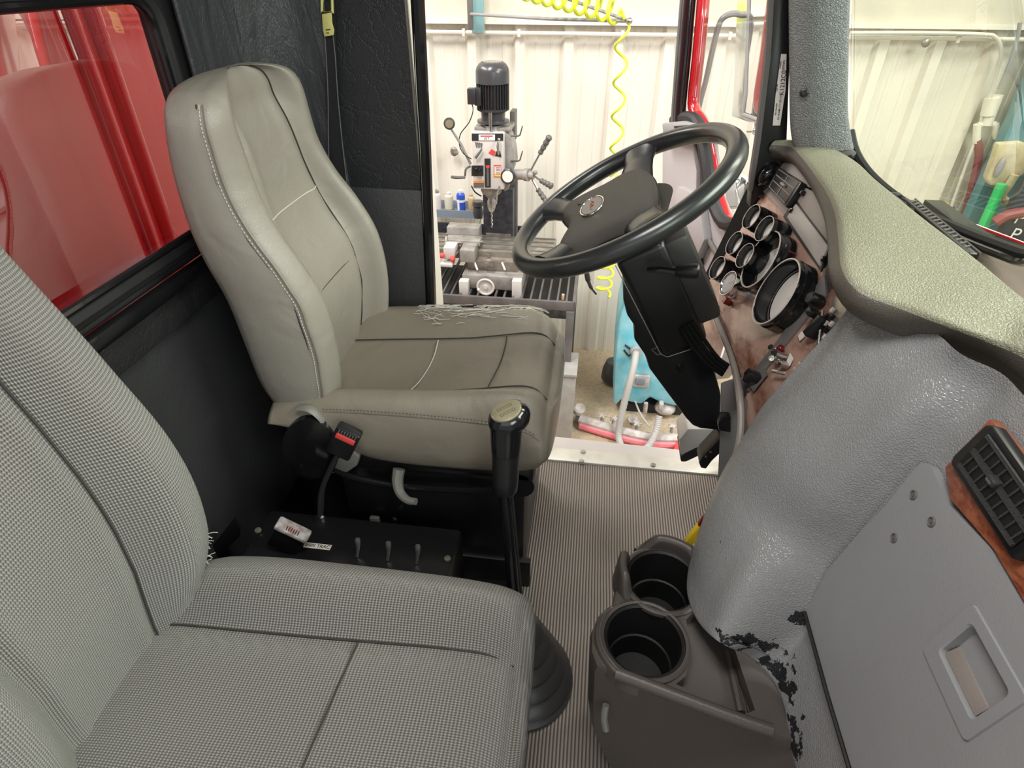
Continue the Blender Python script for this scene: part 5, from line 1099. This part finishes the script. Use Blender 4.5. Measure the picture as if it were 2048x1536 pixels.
# vise on the table
vs_ = thing('machine_vise', 'grey machine vise with two red knobs on the mill table', 'vise', (-.78, 3.36, tz + .01))
v = lambda x, y, Y=3.28: at(x, y, Y=Y)
MB().box(v(929, 462, 3.44), (.20, .09, .075), bev=.006).box(v(928, 480, 3.36), (.21, .10, .03), bev=.004).build('fixed_jaw', 'machine_cast', vs_)
MB().box(v(938, 505, 3.24), (.085, .12, .075), bev=.005).build('movable_jaw', 'machine_cast', vs_)
MB().cyl(v(920, 495, 3.30), v(930, 474, 3.38), .012).cyl(v(945, 505, 3.26), v(954, 478, 3.38), .016).build('vise_screw', 'machine_oily', vs_)
MB().box(v(902, 500, 3.26), (.07, .10, .07), bev=.006).box(v(895, 526, 3.22), (.075, .08, .02), bev=.004).build('side_block', 'machine_white', vs_)
MB().box(v(928, 470, 3.40), (.22, .015, .012)).box(v(938, 488, 3.31), (.10, .02, .014)).build('jaw_plate', 'steel', vs_)
MB().tube([v(890, 486, 3.30), v(965, 484, 3.34)], .010, 10).tube([v(893, 498, 3.27), v(893, 474, 3.33)], .009, 8).build('vise_rod', 'machine_oily', vs_)
for x, y in ((884, 511), (905, 518)):
    MB().tube([v(x + 12, y - 15, 3.25), v(x, y, 3.2)], .004, 8).build('knob_rod', 'steel', vs_)
    MB().ball(v(x, y, 3.2), .017).build('red_knob', 'red_plastic', vs_)
# ------------------------------------------------------------------ steel stand with grate
sd = thing('machine_stand', 'dark steel stand with a barred grate top under the milling machine', 'stand', (-.60, 3.4, GZ))
F0, F1 = at(850, 607, Y=3.05), at(1148, 609, Y=3.05); B1 = at(1163, 548, Y=3.70)
zs = F1.z
fr = MB(); x0, x1, ya, yb = -1.3, F1.x, 3.05, 3.72
fr.box(((x0 + x1) / 2, ya, zs - .012), (x1 - x0, .02, .055), bev=.003).box(((x0 + x1) / 2, yb, zs - .012), (x1 - x0, .02, .055), bev=.003).box((x1, (ya + yb) / 2, zs - .012), (.02, yb - ya, .055), bev=.003).box((x0, (ya + yb) / 2, zs - .012), (.02, yb - ya, .055), bev=.003)
fr.build('top_frame', 'bench_steel', sd)
gr = MB(); k = 0
for i in range(24):
    x = x1 - .045 - .052 * i
    gr.box((x, (ya + yb) / 2, zs - .005), (.010, yb - ya - .02, .02))
gr.build('grate_bars', 'bench_steel', sd)
MB().box(((x0 + x1) / 2, (ya + yb) / 2, zs - .10), (x1 - x0 - .03, yb - ya - .03, .01)).build('drip_tray', 'grate_dark', sd)
for x, y in ((x1, ya), (x0, ya), (x1, yb), (x0, yb)):
    MB().box((x - .018 if x > -1 else x + .018, y, (zs + GZ) / 2 - .02), (.045, .045, zs - GZ - .04), bev=.003).build('leg', 'bench_steel', sd)
bz = at(1130, 692, Y=3.05).z
MB().box(((x0 + x1) / 2, ya, bz), (x1 - x0, .03, .035), bev=.003).box(((x0 + x1) / 2, yb, bz), (x1 - x0, .03, .035), bev=.003).build('brace', 'bench_steel', sd)
MB().box((x1 - .16, yb - .05, zs - .22), (.02, .04, .38), bev=.003).build('back_strut', 'machine_white', sd)
MB().box(at(1126, 594, Y=3.12), (.016, .02, .035), bev=.003).build('wood_scrap', 'can_tan', sd)
tb_ = thing('tool_case', 'grey steel case with a latch on the floor under the machine stand', 'tool case', at(1130, 835, Y=2.98))
a0, a1 = at(1095, 836, Y=2.90), at(1152, 756, Y=2.90)
MB().box(((a0.x + a1.x) / 2, 3.02, (GZ + a1.z) / 2), (a1.x - a0.x, .24, a1.z - GZ), bev=.006).build('case_body', 'toolbox_grey', tb_)
MB().box(((a0.x + a1.x) / 2, 3.02, a1.z + .012), (a1.x - a0.x + .01, .25, .024), bev=.005).build('case_lid', 'toolbox_grey', tb_)
MB().box(at(1130, 728, Y=3.05), (.022, .03, .03), bev=.004).build('latch', 'steel', tb_)
# ------------------------------------------------------------------ little shelf and bottles
shf = MB().box(at(912, 424, Y=3.92), (.36, .14, .012)).box(at(912, 428, Y=3.85) , (.36, .008, .05)).box(at(912, 408, Y=3.98), (.36, .008, .05))
so_ = shf.build('wall_shelf', 'shelf_blue'); tag(so_, 'narrow blue grey metal shelf behind the milling machine', 'shelf')
sz = at(912, 424, Y=3.92).z + .006
def bottle(px, r, h, capr, body, capm, cat_, lab, name='spray_can', extra=None):
    x = at(px, 405, Y=3.88).x; t = thing(name, lab, cat_, (x, 3.895, sz), 'bottles on the shelf behind the mill')
    MB().lathe([(r * .9, 0), (r, .004), (r, h * .74), (r * .92, h * .79), (capr * 1.1, h * .85), (capr, h * .86)], (x, 3.895, sz), seg=20).build('can_body', body, t)
    MB().lathe([(capr, h * .86), (capr, h * .95), (capr * .5, h * .97), (capr * .45, h)], (x, 3.895, sz), seg=16).build('cap', capm, t)
    if extra: extra(t, x, r, h)
bottle(873, .029, .150, .018, 'can_white', 'machine_cast', 'can', 'white spray can leftmost on the wall shelf')
bottle(897, .030, .140, .014, 'can_cloudy', 'can_white', 'bottle', 'cloudy squeeze bottle with amber oil in its bottom', 'oil_bottle', lambda t, x, r, h: MB().lathe([(r * 1.01, .005), (r * 1.01, .028)], (x, 3.895, sz), seg=20).build('oil', 'oil_amber', t))
bottle(921, .029, .160, .017, 'can_blue', 'can_white', 'can', 'blue and white spray can on the wall shelf', 'spray_can', lambda t, x, r, h: (MB().lathe([(r * 1.01, h * .48), (r * 1.01, h * .58)], (x, 3.895, sz), seg=20).build('white_band', 'white_paint', t), MB().box((x - .012, 3.866, sz + .055), (.014, .004, .08)).build('white_stripe', 'white_paint', t)))
bottle(942, .024, .135, .013, 'can_tan', 'can_tan', 'bottle', 'tan plastic bottle rightmost on the wall shelf', 'glue_bottle')
MB_ = MB().lathe([(.03, 0), (.035, .03), (.028, .075), (.036, .08), (.034, .11)], (at(955, 418, Y=3.80).x, 3.82, sz), seg=20).build('funnel_cup', 'motor_grey'); tag(MB_, 'dark grey cup beside the bottles behind the drill column', 'cup')
wr = MB()
for a, b_ in (((950, 430), (945, 470)), ((965, 430), (950, 475))): wr.tube([at(*a, Y=3.84), at(*b_, Y=3.80)], .003, 6)
tag(wr.build('wire_hook', 'steel'), 'two thin bent wires hanging below the wall shelf', 'wire')
wn = MB().ball(at(908, 303, Y=4.02), .028, (.9, .5, 1.1)).box(at(912, 306, Y=4.0), (.03, .03, .02), bev=.004)
tag(wn.build('wall_outlet_fitting', 'machine_oily'), 'small dirty metal fitting on the corrugated wall left of the mill', 'fitting')
# ------------------------------------------------------------------ floor scrubber
fs = thing('floor_scrubber', 'light blue floor scrubber with a grey hose and pink squeegee', 'floor scrubber', at(1290, 815, Z=GZ))
sb_ = lambda x, y, Y=3.25: at(x, y, Y=Y)
MB().prism([sb_(x, y) for x, y in ((1252, 590), (1300, 588), (1400, 640), (1410, 822), (1345, 812), (1320, 806), (1300, 796), (1284, 810), (1262, 806), (1244, 800), (1232, 812), (1226, 806), (1230, 720), (1238, 640))], (0, .40, 0), .02).build('tank_body', 'teal_plastic', fs)
MB().prism([sb_(x, y, 3.30) for x, y in ((1245, 806), (1400, 815), (1400, 860), (1250, 850))], (0, .30, 0), .01).build('chassis', 'grate_dark', fs)
MB().lathe([(.075, 0), (.085, .02), (.08, .10), (.065, .16), (.05, .17)], at(1232, 760, Y=3.62), (0, 0, 1), 28, sx=1.3).build('brush_cover', 'motor_black', fs)
MB().lathe([(.036, 0), (.036, .02), (.026, .024), (.026, .05)], sb_(1270, 702, 3.24), (.3, -1, .3), 20).build('hose_port', 'grey_pipe', fs)
hp = refine([sb_(1272, 705, 3.2), sb_(1268, 730, 3.12), sb_(1258, 770, 3.05), sb_(1244, 825, 3.0), sb_(1237, 870, 2.95), sb_(1248, 900, 2.85), sb_(1275, 908, 2.82), sb_(1300, 888, 2.88), sb_(1314, 856, 2.95), sb_(1318, 832, 3.0)], 14)
MB().tube(hp, [.0205 + .0025 * (i % 2) for i in range(len(hp))], 12).build('drain_hose', 'hose_grey', fs)
MB().box(sb_(1283, 762, 3.235), (.10, .02, .09), bev=.006).build('side_label', 'dirty_white', fs)
MB().box(sb_(1281, 762, 3.225), (.06, .02, .05), bev=.004).build('label_recess', 'shelf_blue', fs)
MB().tube(refine([sb_(1250, 690, 3.245), sb_(1262, 700, 3.245), sb_(1258, 712, 3.245), sb_(1248, 700, 3.245)], 3), .006, 6).build('tie_loop', 'grate_dark', fs)
sq = [at(x, y, Z=GZ + .06) for x, y in ((1160, 838), (1200, 850), (1250, 864), (1300, 874), (1350, 876), (1400, 874))]
MB().tube(refine(sq, 5), .034, 10, flat=.8).build('squeegee_frame', 'dirty_white', fs)
MB().tube(refine([p + Vector((0, -.035, -.03)) for p in sq], 5), .018, 8, flat=1.3).build('squeegee_blade', 'pink_squeegee', fs)
rr2 = at(1157, 824, Z=GZ + .08); MB().lathe([(.030, 0), (.040, .01), (.040, .045), (.028, .055)], rr2, (.1, -.3, 1), 20).cyl(rr2 - Vector((0, 0, .07)), rr2, .018).build('bumper_roller', 'dirty_white', fs)
for px, py in ((1205, 832), (1228, 838), (1275, 848), (1345, 852)):
    c = at(px, py, Z=GZ + .10); k_ = MB()
    for a in range(5): k_.tube([c, c + Vector((cos(a * 1.257) * .03, sin(a * 1.257) * .03, .004))], [.010, .006], 8)
    k_.cyl(c - Vector((0, 0, .05)), c + Vector((0, 0, .01)), .012).build('star_knob', 'dirty_white', fs)
MB().cyl(sb_(1266, 838, 3.1), sb_(1266, 838, 3.2), .030).build('caster', 'dirty_white', fs)
MB().tube(refine([sb_(1270, 802, 3.15), sb_(1282, 830, 3.05), sb_(1302, 856, 2.98)], 4), .006, 6).build('lift_cable', 'hose_grey', fs)
MB().ball(sb_(1330, 815, 3.3), .07, (1, 1, .6)).box(sb_(1322, 812, 3.22), (.03, .05, .06), bev=.008).cyl(sb_(1292, 806, 3.2), sb_(1290, 824, 3.2), .014).build('vacuum_motor', 'dirty_white', fs)
rf = MB().prism([at(x, y, Z=GZ + .02) for x, y in ((1340, 920), (1356, 885), (1420, 878), (1480, 890), (1480, 930))], (0, 0, .05), .006); tag(rf.build('floor_jack', 'red_plastic'), 'bright red metal plate on the shop floor just outside the door sill', 'jack')
# ------------------------------------------------------------------ pipes and gear at the right of the shop wall
q = lambda x, y, Y=3.98: at(x, y, Y=Y)
cd_ = thing('wall_conduit', 'pale conduit bending down the wall seen through the windshield', 'conduit', q(1940, 400))
MB().tube(refine([q(1700, 66), q(1850, 66), q(1965, 69), q(1990, 74), q(2001, 92), q(2000, 120), q(1985, 175), q(1962, 240)], 5), .010, 8).build('conduit_run', 'conduit', cd_)
MB().tube([q(1962, 240), q(1958, 260), q(1932, 330), q(1900, 420)], .009, 8).build('conduit_drop', 'conduit', cd_)
MB().cyl(q(1995, 190), q(1972, 250), .030).cyl(q(1985, 195), q(1976, 230), .038).cyl(q(1955, 250), q(1990, 248), .016).cyl(q(1990, 248), q(1994, 275), .020).cyl(q(1955, 248), q(1953, 285), .020).build('pipe_fitting', 'rail_paint', cd_)
MB().tube(refine([q(2040, 45, 3.9), q(2034, 80, 3.9), q(2020, 125, 3.9), q(1998, 178, 3.9)], 4), .010, 8).build('dark_rod', 'grey_pipe', cd_)
MB().ball(q(1852, 86), .022, (1, .5, 1)).build('rust_spot_bolt', 'machine_oily', cd_)
mh = MB().tube(refine([q(1954, 280), q(1958, 310), q(1948, 360), q(1930, 430)], 4), .022, 10); tag(mh.build('maroon_hose', 'maroon_hose'), 'dull red hose hanging from the pipe on the shop wall', 'hose')
po = MB().box(q(2055, 200, 3.9) + Vector((.10, 0, -.3)), (.30, .08, 3.0)); tag(po.build('teal_column', 'teal_panel'), 'dark teal steel column at the right edge of the shop wall', 'column')
tgv = thing('work_glove', 'tan leather strap glove hanging on the teal column', 'glove', q(2010, 300, 3.8))
MB().prism([q(x, y, 3.8) for x, y in ((1998, 288), (2048, 285), (2080, 300), (2060, 340), (2030, 362), (2010, 372), (1982, 372), (1974, 358), (1990, 315))], (0, .06, 0), .012).build('glove_body', 'tan_glove', tgv)
MB().tube(refine([q(2030, 350, 3.78), q(2018, 370, 3.78), q(2004, 392, 3.78), q(2016, 408, 3.78)], 3), .022, 10).build('glove_strap', 'tan_glove', tgv)
MB().ball(q(2000, 335, 3.79), .04, (.5, .4, 1.4)).build('glove_hole', 'grey_pipe', tgv)
gh = MB().tube([q(2004, 368, 3.75), q(1990, 400, 3.75), q(1965, 455, 3.7)], .028, 10); tag(gh.build('green_hose', 'green_hose'), 'bright green hose under the tan glove behind the hood', 'hose')
bdp = [q(x, y, 3.6) for x, y in ((2030, 395), (2075, 330), (2200, 300), (2200, 520), (1980, 520))]
cbd = MB().prism(bdp, (0, .05, 0), .01).build('dark_sign_board', 'chalk_board'); tag(cbd, 'dark board with white hand painted marks at the right edge', 'board')
text('painted_marks', 'P', .10, q(2041, 437, 3.59), (1, 0, -.15), (.15, 0, 1), 'white_paint', cbd)
text('painted_marks', 'P', .10, q(2030, 470, 3.59), (1, 0, -.15), (.15, 0, 1), 'white_paint', cbd)
bp2 = MB().box(q(1890, 418, 4.02), (.10, .10, .04), bev=.008); bpo = bp2.build('parts_tray', 'can_cloudy'); tag(bpo, 'small tray with yellow and blue caps at the foot of the shop wall', 'tray')
MB().ball(q(1888, 414, 3.99), .03).build('yellow_cap', 'yellow_plastic', bpo); MB().ball(q(1900, 422, 3.99), .032).build('blue_cap', 'blue_plastic', bpo)
tr2 = MB().tube(refine([q(1990, 445, 3.6), q(2015, 430, 3.6), q(2045, 425, 3.6)], 3), .03, 10); tag(tr2.build('coiled_strap', 'maroon_hose'), 'dull red coiled strap beside the green hose', 'strap')
